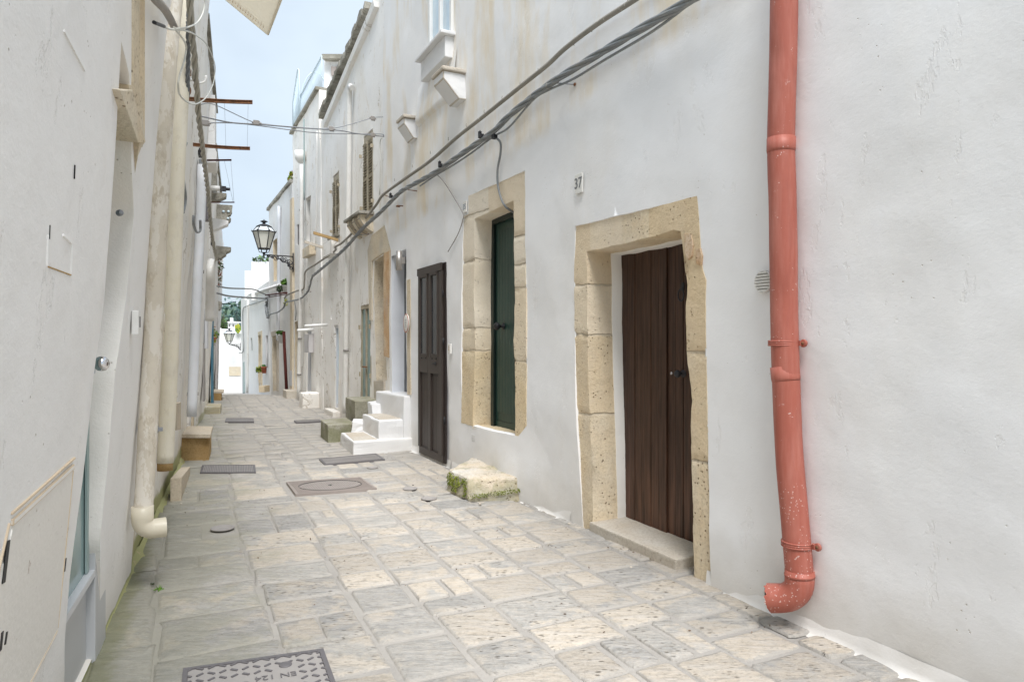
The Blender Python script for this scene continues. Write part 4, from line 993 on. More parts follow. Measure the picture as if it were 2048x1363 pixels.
g.prism([RW.pt(Y1 + .05, z0 - .12, -.07), RW.pt(Y1 + .05, z0 - .12, .12), RW.pt(Y0 + .25, z0 - .12, .12), RW.pt(Y0 + .25, z0 - .12, -.07)], (0, 0, -.30), m_r2); g.build("window_ledge", h2, bevel=.006)
# coping with lichen + lower string course
g = MB(); n = 26; rc = random.Random(2)
for i in range(n):
    f0, f1 = i / n, (i + 1) / n; Ya_ = Ytop0 + (Ytop1 - Ytop0) * f0; Yb_ = Ytop0 + (Ytop1 - Ytop0) * f1; za = hc0 + (hc1 - hc0) * f0 + rc.uniform(-.02, .02); zb = hc0 + (hc1 - hc0) * f1 + rc.uniform(-.02, .02); o_ = .06 + rc.uniform(0, .03)
    g.add([RW.pt(Ya_, za, -.3), RW.pt(Ya_, za, o_), RW.pt(Yb_ - .01, zb, o_), RW.pt(Yb_ - .01, zb, -.3)] + [RW.pt(Ya_, za - .11, -.3), RW.pt(Ya_, za - .11, o_), RW.pt(Yb_ - .01, zb - .11, o_), RW.pt(Yb_ - .01, zb - .11, -.3)],
          [[0, 1, 2, 3], [7, 6, 5, 4], [0, 4, 5, 1], [1, 5, 6, 2], [2, 6, 7, 3], [3, 7, 4, 0]], m_lichen)
g.build("coping", h2, rough=.02)
g = MB(); a, za = RW.uv(752, 2); b, zb = RW.uv(649, 245)
g.add([RW.pt(a, za, -.06), RW.pt(a, za, .05), RW.pt(b, zb, .05), RW.pt(b, zb, -.06), RW.pt(a, za - .10, -.06), RW.pt(a, za - .10, .03), RW.pt(b, zb - .10, .03), RW.pt(b, zb - .10, -.06)], [[0, 1, 2, 3], [7, 6, 5, 4], [0, 4, 5, 1], [1, 5, 6, 2], [2, 6, 7, 3], [3, 7, 4, 0]], m_r2); g.build("string_course", h2)
# chimney
ch = empty("chimney", RW.px(665, 200, -.5), "square white rooftop chimney with stone slab cap, right", "chimney")
def cbox(mb_, x0, x1, y0, y1, Y, d, m):
    A = at(x0, y0, Y); B = at(x1, y1, Y); mb_.prism([A, Vector((B.x, Y, A.z)), B, Vector((A.x, Y, B.z))], (0.25 * d, d, 0), m)
g = MB(); cbox(g, 648.5, 690, 117, 250, 17.2, 1.0, m_r3); g.build("stack", ch); g = MB(); cbox(g, 643.5, 697, 108, 117, 17.0, 1.3, m_lichen); g.build("cap", ch)
g = MB(); cbox(g, 662, 682, 133, 150, 17.1, .3, m_manh2); g.build("vent", ch)
# ------------------------------------------------------------------ third house
h3 = house("tall white house with roof terrace railing and lantern bracket at its corner", RW.pt(17.8, 0))
W = MB(); Ye = 19.4; Ys = Yof(641) + .012
W4h = uvs(RW, [(610.5, 397), (620, 390), (618.8, 488), (610, 487)]); W5h = uvs(RW, [(591.7, 449), (596, 446.7), (595.3, 489), (591.7, 490)])
D5h = uvs(RW, [(610.8, 661), (620, 660), (620, 782), (611, 783)]); D6h = uvs(RW, [(588.5, 643), (594, 641), (594, 782), (588.5, 784)])
for hh_ in (D5h, D6h):
    for i, p in enumerate(hh_): hh_[i] = (p[0], max(p[1], .15))
o3 = [(Ys, -.1), (Ye, -.1), (Ye, 7.45), (Ys, 7.45)]
facade(W, RW, o3, [(W4h, .004, [(.25, 0, m_r2)]), (W5h, .003, [(.12, 0, m_r3)]), (D5h, .004, [(.12, 0, m_r2)]), (D6h, .008, [(.45, 0, m_stone2)])], .28, m_r2, amp=.03, seed=8, lift=-.03)
W.build("wall", h3)
g = MB(); Y0 = max(p[0] for p in W4h); Y1 = min(p[0] for p in W4h); g.wbox(RW, (Y0 + Y1) / 2, sum(p[1] for p in W4h) / 4, -.16, (Y0 - Y1) * RW.q, 1.5, .03, m_glassd); g.build("window", h3)
g = MB(); g.wall(RW, [(604.7, 498), (618.8, 489), (618.8, 508), (604.7, 516)], .12, .2, m_stone2); g.build("window_ledge", h3, bevel=.01)
g = MB(); Y0 = max(p[0] for p in W5h); Y1 = min(p[0] for p in W5h); g.wbox(RW, (Y0 + Y1) / 2, sum(p[1] for p in W5h) / 4, -.08, (Y0 - Y1) * RW.q, .7, .03, m_dwood); g.build("small_window", h3)
g = MB(); Y0 = max(p[0] for p in D5h); Y1 = min(p[0] for p in D5h)
for i in range(7): g.wbox(RW, Y1 + (i + .5) * (Y0 - Y1) / 7, 1.0, -.09, (Y0 - Y1) / 7 * RW.q - .01, 2.0, .03 + .01 * (i % 2), m_greyl)
g.build("grey_door", h3)
g = MB(); cbox(g, 588, 594, 641, 783, 19.6, .05, m_stone2); 
g = MB(); a = RW.pt(Ys, 7.45, .03); b = RW.pt(Ye, 7.45, .03)
g.prism([RW.pt(Ys, 7.52, .05), RW.pt(Ye, 7.52, .05), RW.pt(Ye, 7.52, -.3), RW.pt(Ys, 7.52, -.3)], (0, 0, -.07), m_lichen); g.build("coping", h3, rough=.012)
rl = empty("roof_railing", RW.pt(17.5, 7.5, -.1), "pale blue metal roof terrace railing with arched end panel", "railing")
g = MB(); Ya_, Yb_ = 15.9, 18.9
g.tube([RW.pt(Ya_, 8.25, -.1), RW.pt(Yb_, 8.25, -.1)], .018, m_railb, 6)
n = 26
for i in range(n + 1): Yq = Ya_ + (Yb_ - Ya_) * i / n; g.tube([RW.pt(Yq, 7.52, -.1), RW.pt(Yq, 8.25, -.1)], .009, m_railb, 5)
g.build("balusters", rl)
g = MB(); arc = [RW.pt(Ye - .08, 7.5, -.1)] + [RW.pt(Ye - .08, 8.05 + .55 * math.sin(a), -.1 - .55 * (1 - math.cos(a))) for a in (k * math.pi / 2 / 8 for k in range(9))] + [RW.pt(Ye - .08, 7.5, -.65)]
arc = [RW.pt(Ye - .05, 7.5, -.05), RW.pt(Ye - .05, 8.35, -.05), RW.pt(Ye - .85, 9.0, -.05), RW.pt(Ye - 1.0, 8.9, -.05), RW.pt(Ye - 1.05, 7.5, -.05)]
g.tube(arc, .02, m_railb, 6)
for k in range(1, 9): Yq = Ye - .05 - k * .11; g.tube([RW.pt(Yq, 7.5, -.05), RW.pt(Yq, 8.35 + .65 * k / 9, -.05)], .009, m_railb, 5)
arc2 = [RW.pt(Ye - .95, 7.6 + 1.35 * math.sin(a), -.05 - .45 * (1 - math.cos(a))) for a in (k * math.pi / 12 for k in range(13))]
g.tube(arc2, .02, m_railb, 6); g.build("end_panel", rl)

def pipe(name, pl, pts, r, m, label, off=.06, extra=None, clamps=(), seg=14):
    P = [pl.px(x, y, off) for x, y in pts]; t = empty(name, P[-1], label, "drainpipe"); g = MB(); g.tube(P, r, m, seg, smooth_path=4 if len(P) > 2 else 0); g.build("pipe", t)
    for (x, y) in clamps:
        c = pl.px(x, y, off); g = MB(); g.tube([c - Vector((0, 0, .02)), c + Vector((0, 0, .02))], r * 1.12, m_manhl if r > .04 else m, seg); g.build("clamp", t)
    return t, P
pipe("drainpipe", RW, [(704, 176), (699, 182), (698, 300), (696, 450), (693, 600), (691, 740), (690, 826)], .050, m_pvcw, "white drainpipe between the two louvred windows", off=.03, clamps=[(693, 560), (692, 700)])
pipe("drainpipe", RW, [(603.5, 330), (603.5, 480), (602, 600), (599, 700), (597.5, 798)], .055, m_pvcw, "white drainpipe with hopper at the corner of the tall white house", off=.08, clamps=[(603, 420), (600, 676), (598.5, 748)])
g = MB(); c = RW.px(601, 314, .10); g.lathe(c - Vector((0, 0, .15)), [(.06, 0), (.14, .10), (.15, .30), (.13, .30)], m_pvcw, 14); tag(g.build("rain_hopper"), "cream rain hopper on top of the corner drainpipe", "rain hopper")
pipe("conduit", RW, [(608, 238), (608.5, 320), (608, 400)], .018, m_tealp, "thin pale green pipe running down beside the rain hopper", off=.03)
pipe("conduit", RW, [(634, 262), (633.5, 380), (631, 500)], .012, m_pvcw, "thin white conduit on the cream wall", off=.0)
pipe("conduit", RW, [(765, 275), (760, 285), (761, 330), (759.5, 390)], .009, m_wirew, "thin pale wire dropping from the wall hooks beside the upper louvred window", off=.01)
# white tubes (awning rods) and boards standing out from the wall
def rod(name, a, b, r, m, label, cat, sq=False):
    A, B = out_px(RW, a, *b); g = MB()
    if sq: d = (B - A); g.obox((A + B) / 2, d / 2, d.cross(Vector((0, 0, 1))).normalized() * r, Vector((0, 0, r)), m)
    else: g.tube([A, B], r, m, 10)
    return tag(g.build(name), label, cat)
rod("wall_rod", (655, 649), (609, 651.5), .030, m_white, "longer white tube sticking out above the grey door", "rod"); rod("wall_rod", (627, 658.5), (594.5, 660.5), .035, m_white, "shorter white tube sticking out above the meter box", "rod")
rod("wall_board", (676, 480), (627, 465.5), .028, m_bench, "upper wooden bar standing out under the far louvred window", "bar", True); rod("wall_board", (656, 498), (609, 483), .028, m_sill, "lower pale wooden bar under the far louvred window", "bar", True)
boxthing("meter_box", RW, (622, 686), .62, .46, .12, m_box, "grey meter box hanging beside the grey door", "meter box", off=.0)
boxthing("meter_box", RW, (583, 740), .50, .9, .04, m_greyl, "pale flat meter cover at the tall house's corner", "meter cover", off=.0)
g = MB(); Yn, Yf = 16.3, 16.75; g.prism([RW.pt(Yn, .36, -.05), RW.pt(Yn, .36, .35), RW.pt(Yf, .36, .35), RW.pt(Yf, .36, -.05)], (0, 0, -.42), m_r2); tag(g.build("doorstep", bevel=.03, sub=3, rough=.012), "whitewashed plinth step in front of the grey door", "step")
g = MB(); g.prism([RW.pt(19.0, .22, -.2), RW.pt(19.0, .22, .28), RW.pt(19.6, .22, .28), RW.pt(19.6, .22, -.2)], (0, 0, -.26), m_sill); tag(g.build("doorstep", bevel=.015), "low stone doorstep at the tall white house's corner", "step")
g = MB(); g.prism([RW.pt(14.3, .12, -.05), RW.pt(14.3, .12, .12), RW.pt(15.1, .12, .12), RW.pt(15.1, .12, -.05)], (0, 0, -.14), m_r2); tag(g.build("doorstep", bevel=.015, sub=1, rough=.008), "thin cream doorstep of the narrow glazed door", "step")

# ------------------------------------------------------------------ further houses on the right
h4 = house("white house beyond the lantern with a tall ochre upper window", RW.pt(22, -.2))
W = MB(); Ye = Yof(537, 500)
DAh = uvs(RW, [(543, 672), (552, 670), (552, 781), (544, 782)]); UWh = uvs(RW, [(545, 482), (554, 474), (554, 560), (546, 563)])
facade(W, RW, [(19.42, -.6), (Ye, -.9), (Ye, 6.2), (19.42, 6.1)], [(DAh, .006, [(.4, 0, m_stone2)]), (UWh, .004, [(.4, 0, m_stone)])], .4, m_r3, amp=.03, seed=14, lift=-.02); W.build("wall", h4)
g = MB(); g.wall(RW, [(541.5, 664), (554, 660), (554, 670), (543, 673)], .02, .06, m_sill); g.wall(RW, [(553, 670), (555, 669), (555, 781), (553, 782)], .02, .06, m_sill); g.build("door_surround", h4)
g = MB(); g.wall(RW, [(579.5, 400), (584, 395), (584, 800), (580, 800)], .03, .08, m_stone2); g.build("quoin_strip", h4)
g = MB(); g.prism([RW.pt(19.42, 6.2, .05), RW.pt(Ye, 6.28, .05), RW.pt(Ye, 6.28, -.3), RW.pt(19.42, 6.2, -.3)], (0, 0, -.10), m_lichen); g.build("coping", h4, rough=.01)
pipe("drainpipe", RW, [(558.5, 412), (558, 520), (556.5, 640), (555.5, 680)], .055, m_pvcg, "pale grey drainpipe on the house beyond the lantern", off=.03)
g = MB(); g.tube([RW.px(567.5, 663, .12), RW.px(573.5, 787, .12)], .045, m_darkred, 10); tag(g.build("iron_post"), "dark red post leaning at the bend of the far right houses", "post")
h5 = house("lower bright white house at the end of the right row with dark slit window", RW.pt(28, -.6))
W = MB(); Ye2 = Yof(500, 600)
DBh = uvs(RW, [(516.5, 671), (521.5, 670), (521.5, 778), (517, 778)]); SWh = uvs(RW, [(531.6, 671), (535.5, 670), (535.5, 735), (532, 736)]); SGh = uvs(RW, [(500.9, 676), (504.4, 675), (504.4, 700), (501, 701)])
facade(W, RW, [(Ye + .012, -1.1), (33.6, -1.5), (33.6, 3.65), (Ye + .012, 3.72)], [(DBh, .004, [(.4, 0, m_stone)]), (SWh, 0, [(.12, 0, m_r4)]), (SGh, 0, [(.10, 0, m_r4)])], .45, m_r4, amp=.03, seed=16, lift=.0); W.build("wall", h5)
for hole, m, nm in ((SWh, m_dwood, "window"), (SGh, m_green, "green_shutter")):
    g = MB(); g.wbox(RW, (max(p[0] for p in hole) + min(p[0] for p in hole)) / 2, (max(p[1] for p in hole) + min(p[1] for p in hole)) / 2, -.08, (max(p[0] for p in hole) - min(p[0] for p in hole)) * RW.q, max(p[1] for p in hole) - min(p[1] for p in hole), .03, m); g.build(nm, h5)
g = MB(); g.wall(RW, [(521.5, 668), (523, 667), (523, 779), (521.5, 780)], .03, .07, m_stone); g.wall(RW, [(515.5, 664), (523, 661), (523, 667), (516, 671)], .03, .06, m_stone2); g.build("door_surround", h5)
g = MB(); g.wall(RW, [(486, 724), (488.5, 723), (489, 784), (486, 786)], .02, .05, m_tealp); g.build("teal_door", h5)
g = MB(); cbox(g, 503, 537, 523, 600, 27.3, 3.5, m_r3); g.build("roof_room", h5); g = MB(); cbox(g, 489.5, 503.5, 541, 600, 31, 3, m_r4); g.build("roof_parapet", h5)
g = MB(); a = RW.px(500, 589, .05); b = RW.px(560, 569, .05); g.tube([a, b], .05, m_r4, 6); g.build("coping", h5)
pipe("drainpipe", RW, [(496, 600), (495.5, 700), (494.5, 785)], .05, m_pvcw, "white drainpipe at the end of the lower bright house", off=.04)
g = MB(); cbox(g, 517.5, 529, 771, 784, 23.2, .3, m_stone); g.lathe(at(523, 771, 23.35), [(.09, 0), (.10, .01)], m_sill, 10); tag(g.build("stone_trough", bevel=.01), "small ochre stone block beside the far tan door", "trough")

# far white house across the end of the street
fh = house("bright white low house closing the far end of the alley", (-16, 38, -1.3))
g = MB(); Yw = 38.0
def fw(x, y, Y=Yw): return at(x, y, Y)
vs = []; cols = 40
tops = [(395, 655), (443, 655), (444, 662), (452, 664), (486, 668), (500, 668)]
def topy(x):
    for (a, b), (c, d) in zip(tops, tops[1:]):
        if a <= x <= c: return b + (d - b) * (x - a) / (c - a)
    return 668
for i in range(cols + 1):
    x = 395 + 105 * i / cols; p = fw(x, topy(x)); p.z += .02 * noise.noise(Vector((i * .7, 0, 0)))
    for j in range(9): vs.append(Vector((p.x, Yw + .02 * noise.noise(Vector((i, j, 3))), p.z + (-2.2 - p.z) * j / 8)))
g.add(vs, [[i * 9 + j, i * 9 + j + 1, (i + 1) * 9 + j + 1, (i + 1) * 9 + j] for i in range(cols) for j in range(8)], m_r4, True)
a, b = fw(395, 655), fw(500, 668); g.prism([a - Vector((0, -.08, .01)), Vector((b.x, Yw + .08, a.z - .38)), Vector((b.x, Yw + 5, a.z - .38)), Vector((a.x, Yw + 5, a.z - .01))], (0, 0, -3), m_r4)
g.build("wall", fh)
g = MB(); cbox(g, 458, 481, 733, 751, Yw - .03, .02, m_stone2); g.build("exposed_stone", fh)
g = MB(); 
for x0, x1, y0, y1, Y_, d_ in ((456, 470, 643, 666, 38.6, .35), (455, 471, 642.5, 645, 38.5, .5), (460, 464, 635, 642.5, 38.7, .12)): cbox(g, x0, x1, y0, y1, Y_, d_, m_r4)
cbox(g, 457.5, 460, 648, 653, 38.58, .01, m_manh); cbox(g, 465, 467.5, 648, 653, 38.58, .01, m_manh); g.build("chimney", fh)
# hills and trees beyond
mb = MB(); vs = []; nx, ny = 60, 26
for i in range(nx + 1):
    for j in range(ny + 1):
        X = -170 + i * 5; Y = 95 + j * 5; d = (Y - 95) / 130
        vs.append((X, Y, -6 + 16.5 * (1 - (1 - d) ** 2) + 2.5 * noise.noise(Vector((X * .03, Y * .03, 0))) - (X + 90) * .030))
mb.add(vs, [[i * (ny + 1) + j, (i + 1) * (ny + 1) + j, (i + 1) * (ny + 1) + j + 1, i * (ny + 1) + j + 1] for i in range(nx) for j in range(ny)], m_hill, True)
struct(mb.build("hill"))
mb = MB(); rt = random.Random(5)
for k in range(70):
    x = rt.uniform(415, 510); Yt = rt.uniform(120, 190); yb_ = rt.uniform(626, 650); c = at(x, yb_, Yt); r = rt.uniform(1.6, 3.4); leaves(mb, c, (r, r, r * rt.uniform(.8, 1.2)), 120, .55, m_pine2 if k % 3 else m_pine, rt, ms=[m_pine])
tag(mb.build("woodland"), "blue-green wooded hillside beyond the rooftops", "woodland", kind="stuff")
def tree(x, ytop, ybase, Y, wpx, m, label, name="tree", conifer=False, ms=None, n=900):
    top = at(x, ytop, Y); bs = at(x, ybase, Y); r = wpx / F * Y / 2; t = empty(name, (bs.x, bs.y, bs.z - 2), label, "tree"); g = MB()
    g.tube([Vector((bs.x, bs.y, bs.z - 2)), Vector((bs.x + r * .1, bs.y, (bs.z + top.z) / 2)), top - Vector((0, 0, .3 * r))], .1, m_trunk, 7, rs=[r * .16, r * .1, r * .03])
    for k in range(6): a = k * 1.1; z = bs.z + (top.z - bs.z) * (.3 + .09 * k); g.tube([Vector((bs.x, bs.y, z)), Vector((bs.x + math.cos(a) * r * .6, bs.y + math.sin(a) * r * .6, z + r * .3))], r * .04, m_trunk, 5)
    g.build("trunk", t); g = MB(); Ht = top.z - bs.z
    if conifer:
        for k in range(9): f = k / 9; leaves(g, (bs.x, bs.y, bs.z + Ht * (.15 + .85 * f)), (r * (1 - f) + .3, r * (1 - f) + .3, Ht * .08), n // 9, r * .14, m, rt, ms=ms)
    else:
        for k in range(7):
            a = k * 2.4; f = .62 if k else 0; leaves(g, (bs.x + math.cos(a) * r * f, bs.y + math.sin(a) * r * f, bs.z + Ht * (.62 + .22 * math.sin(k * 1.7))), (r * .62, r * .62, Ht * .30), n // 7, r * .11, m, rt, ms=ms)
    g.build("crown", t)
tree(473, 617, 655, 115, 18, m_pine, "tall pointed conifer on the skyline of the hill", conifer=True)
tree(455, 617, 655, 125, 26, m_pine, "dark rounded tree left of the conifer on the hill")
tree(441, 640, 664, 46, 28, m_leafd, "dark green tree behind the far house's roof", ms=[m_leaf], n=1400)
tree(447, 624, 660, 60, 14, m_leafd, "narrow rust-tinged tree above the far white house", ms=[m_dry, m_leaf])
# prickly pear on the far roof
g = MB(); rq = random.Random(8)
for k in range(16):
    c = at(rq.uniform(472, 484), rq.uniform(650, 663), 37.8); a = rq.uniform(-.7, .7); up = Vector((math.sin(a), 0, math.cos(a))); sd_ = Vector((math.cos(a), .3 * rq.uniform(-1, 1), -math.sin(a))); th = Vector((0, .02, 0))
    P = [c + up * .13 * math.sin(q) + sd_ * .075 * math.cos(q) for q in (i * math.pi / 5 for i in range(10))]; g.prism(P, th, m_leafy if k % 3 else m_leaf)
tag(g.build("prickly_pear"), "yellow-green prickly pear growing on the far white roof", "cactus")

# ------------------------------------------------------------------ lanterns
def lantern(cx, ytop, ybot, Y, anchor, label, name="street_lantern", parts=True):
    top = at(cx, ytop, Y); bot = at(cx, ybot, Y); Ht = top.z - bot.z; c = Vector((top.x, top.y, bot.z)); t = empty(name, Vector(anchor), label, "street lantern", "wall lanterns on iron brackets")
    U = Vector((0, 0, 1)); rw_ = Ht * .285; z = lambda f: c + U * Ht * f
    g = MB(); n = 6; ph = .3
    # body glass between z .26 and .66, shoulders to .82
    g.lathe(c, [(rw_ * .50, Ht * .215), (rw_ * .95, Ht * .655)], m_lampglass, 6, False, phase=ph); g.build("glass_pane", t)
    g = MB(); g.lathe(c, [(rw_ * .96, Ht * .67), (rw_ * .60, Ht * .80)], m_lampclear, 6, False, phase=ph); g.build("top_glass", t)
    g = MB(); pos = lambda r, f, k: c + Vector((math.cos(ph + k * math.pi / 3) * r, math.sin(ph + k * math.pi / 3) * r, Ht * f))
    for k in range(6):
        g.tube([pos(rw_ * .52, .21, k), pos(rw_, .66, k), pos(rw_ * .62, .81, k)], Ht * .013, m_iron, 6)
        for r, f in ((rw_ * .53, .21), (rw_ * 1.05, .66), (rw_ * .62, .805)): g.tube([pos(r, f, k), pos(r, f, k + 1)], Ht * .016, m_iron, 6)
        g.tube([pos(rw_ * .5, .20, k), pos(rw_ * .42, .12, k), pos(rw_ * .12, .10, k)], Ht * .010, m_iron, 5)
        g.lathe(pos(rw_ * 1.07, .665, k), [(Ht * .016, 0), (.002, Ht * .045)], m_iron, 6)
    g.lathe(c, [(.004, 0), (rw_ * .12, Ht * .06), (rw_ * .10, Ht * .12), (rw_ * .04, Ht * .125)], m_iron, 8)
    g.build("lantern_frame", t)
    g = MB(); g.lathe(c, [(rw_ * .66, Ht * .805), (rw_ * .40, Ht * .85), (rw_ * .14, Ht * .875), (rw_ * .12, Ht * .90), (rw_ * .36, Ht * .935), (rw_ * .30, Ht * .945), (rw_ * .05, Ht * .975), (.003, Ht)], m_iron, 12); g.build("finial", t)
    g = MB(); A = c + U * Ht * .055; B = Vector(anchor); B.z = A.z - .015; d = (B - A); Ld = d.length; d.normalize(); g.tube([A, B], Ht * .016, m_iron, 8)
    def scroll(p, r0, turns, dirn, a0, w=.010):
        pts = []
        for i in range(26): a = a0 + dirn * i / 25 * turns * 2 * math.pi; r = r0 * (1 - .82 * i / 25); pts.append(p + d * math.cos(a) * r + U * math.sin(a) * r)
        g.tube(pts, Ht * w, m_iron, 5)
        return pts
    for f, s_, dz in ((.16, .045, -.05), (.30, .055, -.07), (.44, .065, -.08), (.60, .085, -.12), (.76, .10, -.16), (.90, .11, -.22), (.93, .07, -.42), (.84, .055, -.33)):
        scroll(A + d * Ld * f + U * Ld * dz, Ld * s_, 1.6, 1 if int(f * 10) % 2 else -1, 1.5)
    wav = [A + d * Ld * (.10 + .90 * i / 24) + U * Ld * (-.04 - .42 * (i / 24) ** 2.2 + .035 * math.sin(i * 1.15)) for i in range(25)]; g.tube(wav, Ht * .013, m_iron, 5)
    wav = [A + d * Ld * (.25 + .75 * i / 20) + U * Ld * (-.10 - .16 * (i / 20) + .05 * math.sin(i * .95 + 1)) for i in range(21)]; g.tube(wav, Ht * .010, m_iron, 5)
    g.tube([B + U * .10, B - U * Ld * .55], Ht * .018, m_iron, 6); g.build("bracket", t)
la = RW.pt(19.30, 3.95, .0)
A_, B_ = out_px(RW, la, 528, 500)
lantern(528, 438, 513, B_.y, la, "large hexagonal wrought iron lantern hanging on a scrolled bracket, nearer of the two")
fa_ = at(481, 690, 36.9); lantern(458.5, 655, 690, 36.9, fa_, "small distant iron lantern in front of the far white house")

# ------------------------------------------------------------------ LEFT SIDE
h6 = house("near left white wall with grey glazed door and old painted hatch", LN.pt(2.6, 0))
E_ = [(242, 84), (239, 130), (233, 250), (227, 350), (222, 430), (208, 600), (190, 740), (166, 960), (150, 1080), (140, 1160), (131, 1280), (128, 1390), (126, 1470)]
F_ = [(201, 1300), (200, 1256), (201, 1079), (213, 951), (231, 746), (252, 594), (268, 430), (267, 402), (262, 330), (262, 240), (258, 150)]
hole = uvs(LN, E_ + F_); W = MB()
hole = [(a, max(b, .02)) for a, b in hole]
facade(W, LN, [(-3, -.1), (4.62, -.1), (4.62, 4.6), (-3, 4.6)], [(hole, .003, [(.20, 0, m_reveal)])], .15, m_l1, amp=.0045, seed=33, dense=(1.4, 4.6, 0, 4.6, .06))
Yc = 3.6; vs = []; n = 0; Y = 3.55
while Y < 4.75:
    k = .6 + .6 * abs(noise.noise(Vector((Y * 3, 0, 1))));
    for o_, z in ((-.02, .05), (.0, .03), (.010, .012), (.025, .0)): vs.append(LN.pt(Y, z, o_ * k))
    n += 1; Y += .06
W.add(vs, [[i * 4 + j, i * 4 + j + 1, (i + 1) * 4 + j + 1, (i + 1) * 4 + j] for i in range(n - 1) for j in range(3)], m_l2, True)
W.build("wall", h6)
def strip(a, b, w, off, th, m):
    A, B = LN.px(*a, off), LN.px(*b, off); d = (B - A); e = d.cross(LN.n).normalized() * w; g.prism([A - e, B - e, B + e, A + e], -LN.n * th, m)
# lintel stones and the deep tan reveal above the door
for a, b in (((130, 62), (172, 142)), ((98, 470), (96, 532)), ((128, 470), (145, 486)), ((145, 486), (144, 548))):
    g = MB(); strip(a, b, .004, .0055, .008, m_l1); g.build("plaster_ridge", h6, bevel=.002)
g = MB(); g.prism([LN.px(243, 84, -.004), LN.px(264, 178, -.004), LN.px(278, 284, .03), LN.px(289, 284, .035), LN.px(283, 300, -.02), LN.px(262, 402, -.03), LN.px(232, 406, -.12), LN.px(228, 300, -.10), LN.px(236, 180, -.06)], -LN.n * .22, m_stone2); g.build("lintel", h6, bevel=.004, sub=2, rough=.006)
g = MB(); g.wall(LN, [(268, -60), (279, -80), (279, 176), (267, 183)], .010, .10, m_stone2); g.wall(LN, [(279, -80), (290, -80), (290, 284), (283, 262), (279, 180)], .004, .10, m_stone); g.build("window_reveal", h6, bevel=.003, sub=2, rough=.003)
g = MB(); g.wall(LN, [(258, 170), (281, 170), (291, 285), (272, 285)], .008, .10, m_stone2); g.build('reveal_stone', h6, bevel=.003, sub=2, rough=.002)
g = MB(); g.prism([LN.px(240, 180, .03), LN.px(266, 180, .045), LN.px(290, 285, .045), LN.px(277, 285, .045)], -LN.n * .16, m_stone2); g.build("window_sill", h6, bevel=.004, sub=1, rough=.003)
# grey glazed door
gd_ = MB(); D0 = .0
def DLq(pts, off, th, m): gd_.prism([DL.px(x, y, off) for x, y in pts], -DL.n * th, m)
yR = lambda x: 1123 + (194 - x) * 2.54
z_rail = DL.uv(194, 1123)[1]; Yfar = DL.uv(203, 1000)[0]; Yin = DL.uv(184, 1000)[0]; Ynear = 2.55; ztop = 2.75
gd_.wbox(DL, (Yfar + Yin) / 2 + .01, ztop / 2, -.05, (Yfar - Yin) * DL.q + .02, ztop, .05, m_greyp)
gd_.wbox(DL, (Yin + Ynear) / 2, z_rail / 2, -.05, (Yin - Ynear) * DL.q, z_rail - .02, .042, m_greyp)
gd_.wbox(DL, (Yin + Ynear) / 2, z_rail, -.06, (Yin - Ynear) * DL.q - .002, .035, .085, m_greyl)
gd_.wbox(DL, (Yin + Ynear) / 2, ztop - .04, -.05, (Yin - Ynear) * DL.q, .08, .05, m_greyp)
gdo = gd_.build("glazed_door", h6, bevel=.004)
g = MB(); g.wbox(DL, (Yin + Ynear) / 2, (z_rail + ztop) / 2, -.055, (Yin - Ynear) * DL.q, ztop - z_rail, .012, m_glasst); g.build("glass_pane", gdo)
g = MB(); g.wbox(DL, Yin - .035, (z_rail + ztop) / 2 + .01, -.040, .05, ztop - z_rail - .02, .010, m_tealp); g.build("glazing_bead", gdo)
g = MB(); c = DL.px(201, 727, .075); g.lathe(c - DL.n * .075, [(.024, 0), (.024, .006), (.012, .012), (.011, .045), (.020, .052), (.031, .064), (.035, .080), (.031, .096), (.018, .108), (.003, .112)], m_chrome, 28, ax=DL.n); g.build("door_knob", gdo)
g = MB(); c = LN.px(238, 426, -.03); g.lathe(c, [(.016, 0), (.016, .012), (.008, .016), (.008, .02), (.013, .022), (.010, .026)], m_galv, 16, ax=(LN.n * .6 - LN.T).normalized()); g.build("hook_plate", h6)
# old painted hatch
SLIT = {}
ht = MB(); ht.wall(LN, [(30, 1040), (148, 936), (143, 1010), (124, 1200), (116, 1262), (40, 1420), (-60, 1560), (-60, 1240), (12, 1120)], .006, .03, m_hatch); hto = ht.build("hatch", h6, sub=2, rough=.002)
g = MB()
def strip(a, b, w, off, th, m):
    A, B = LN.px(*a, off), LN.px(*b, off); d = (B - A); e = d.cross(LN.n).normalized() * w; g.prism([A - e, B - e, B + e, A + e], -LN.n * th, m)
strip((27, 1026), (152, 915), .004, .0075, .01, m_rustpaint); strip((28, 1044), (150, 932), .010, .009, .01, m_hatch); strip((22, 1045), (-20, 1230), .004, .0075, .01, m_rustpaint)
strip((148, 940), (117, 1255), .005, .008, .01, m_hatch); strip((116, 1262), (40, 1410), .008, .009, .01, m_hatch); g.build("hatch_frame", hto, bevel=.004)
for a, b, w in (((18, 1080), (8, 1165), .014), ((6, 1262), (2, 1300), .009), ((15, 1262), (11, 1288), .007), ((133, 1115), (130, 1142), .006), ((101, 450), (100, 478), .003), ((151, 330), (150, 358), .004), ((97, 533), (143, 550), .002)):
    g = MB(); strip(a, b, w, .0078 if a[1] > 1000 else .0035 + SLIT.get(a, 0), .003, m_black if a[1] != 533 else m_bench); g.build("rust_gap", h6)
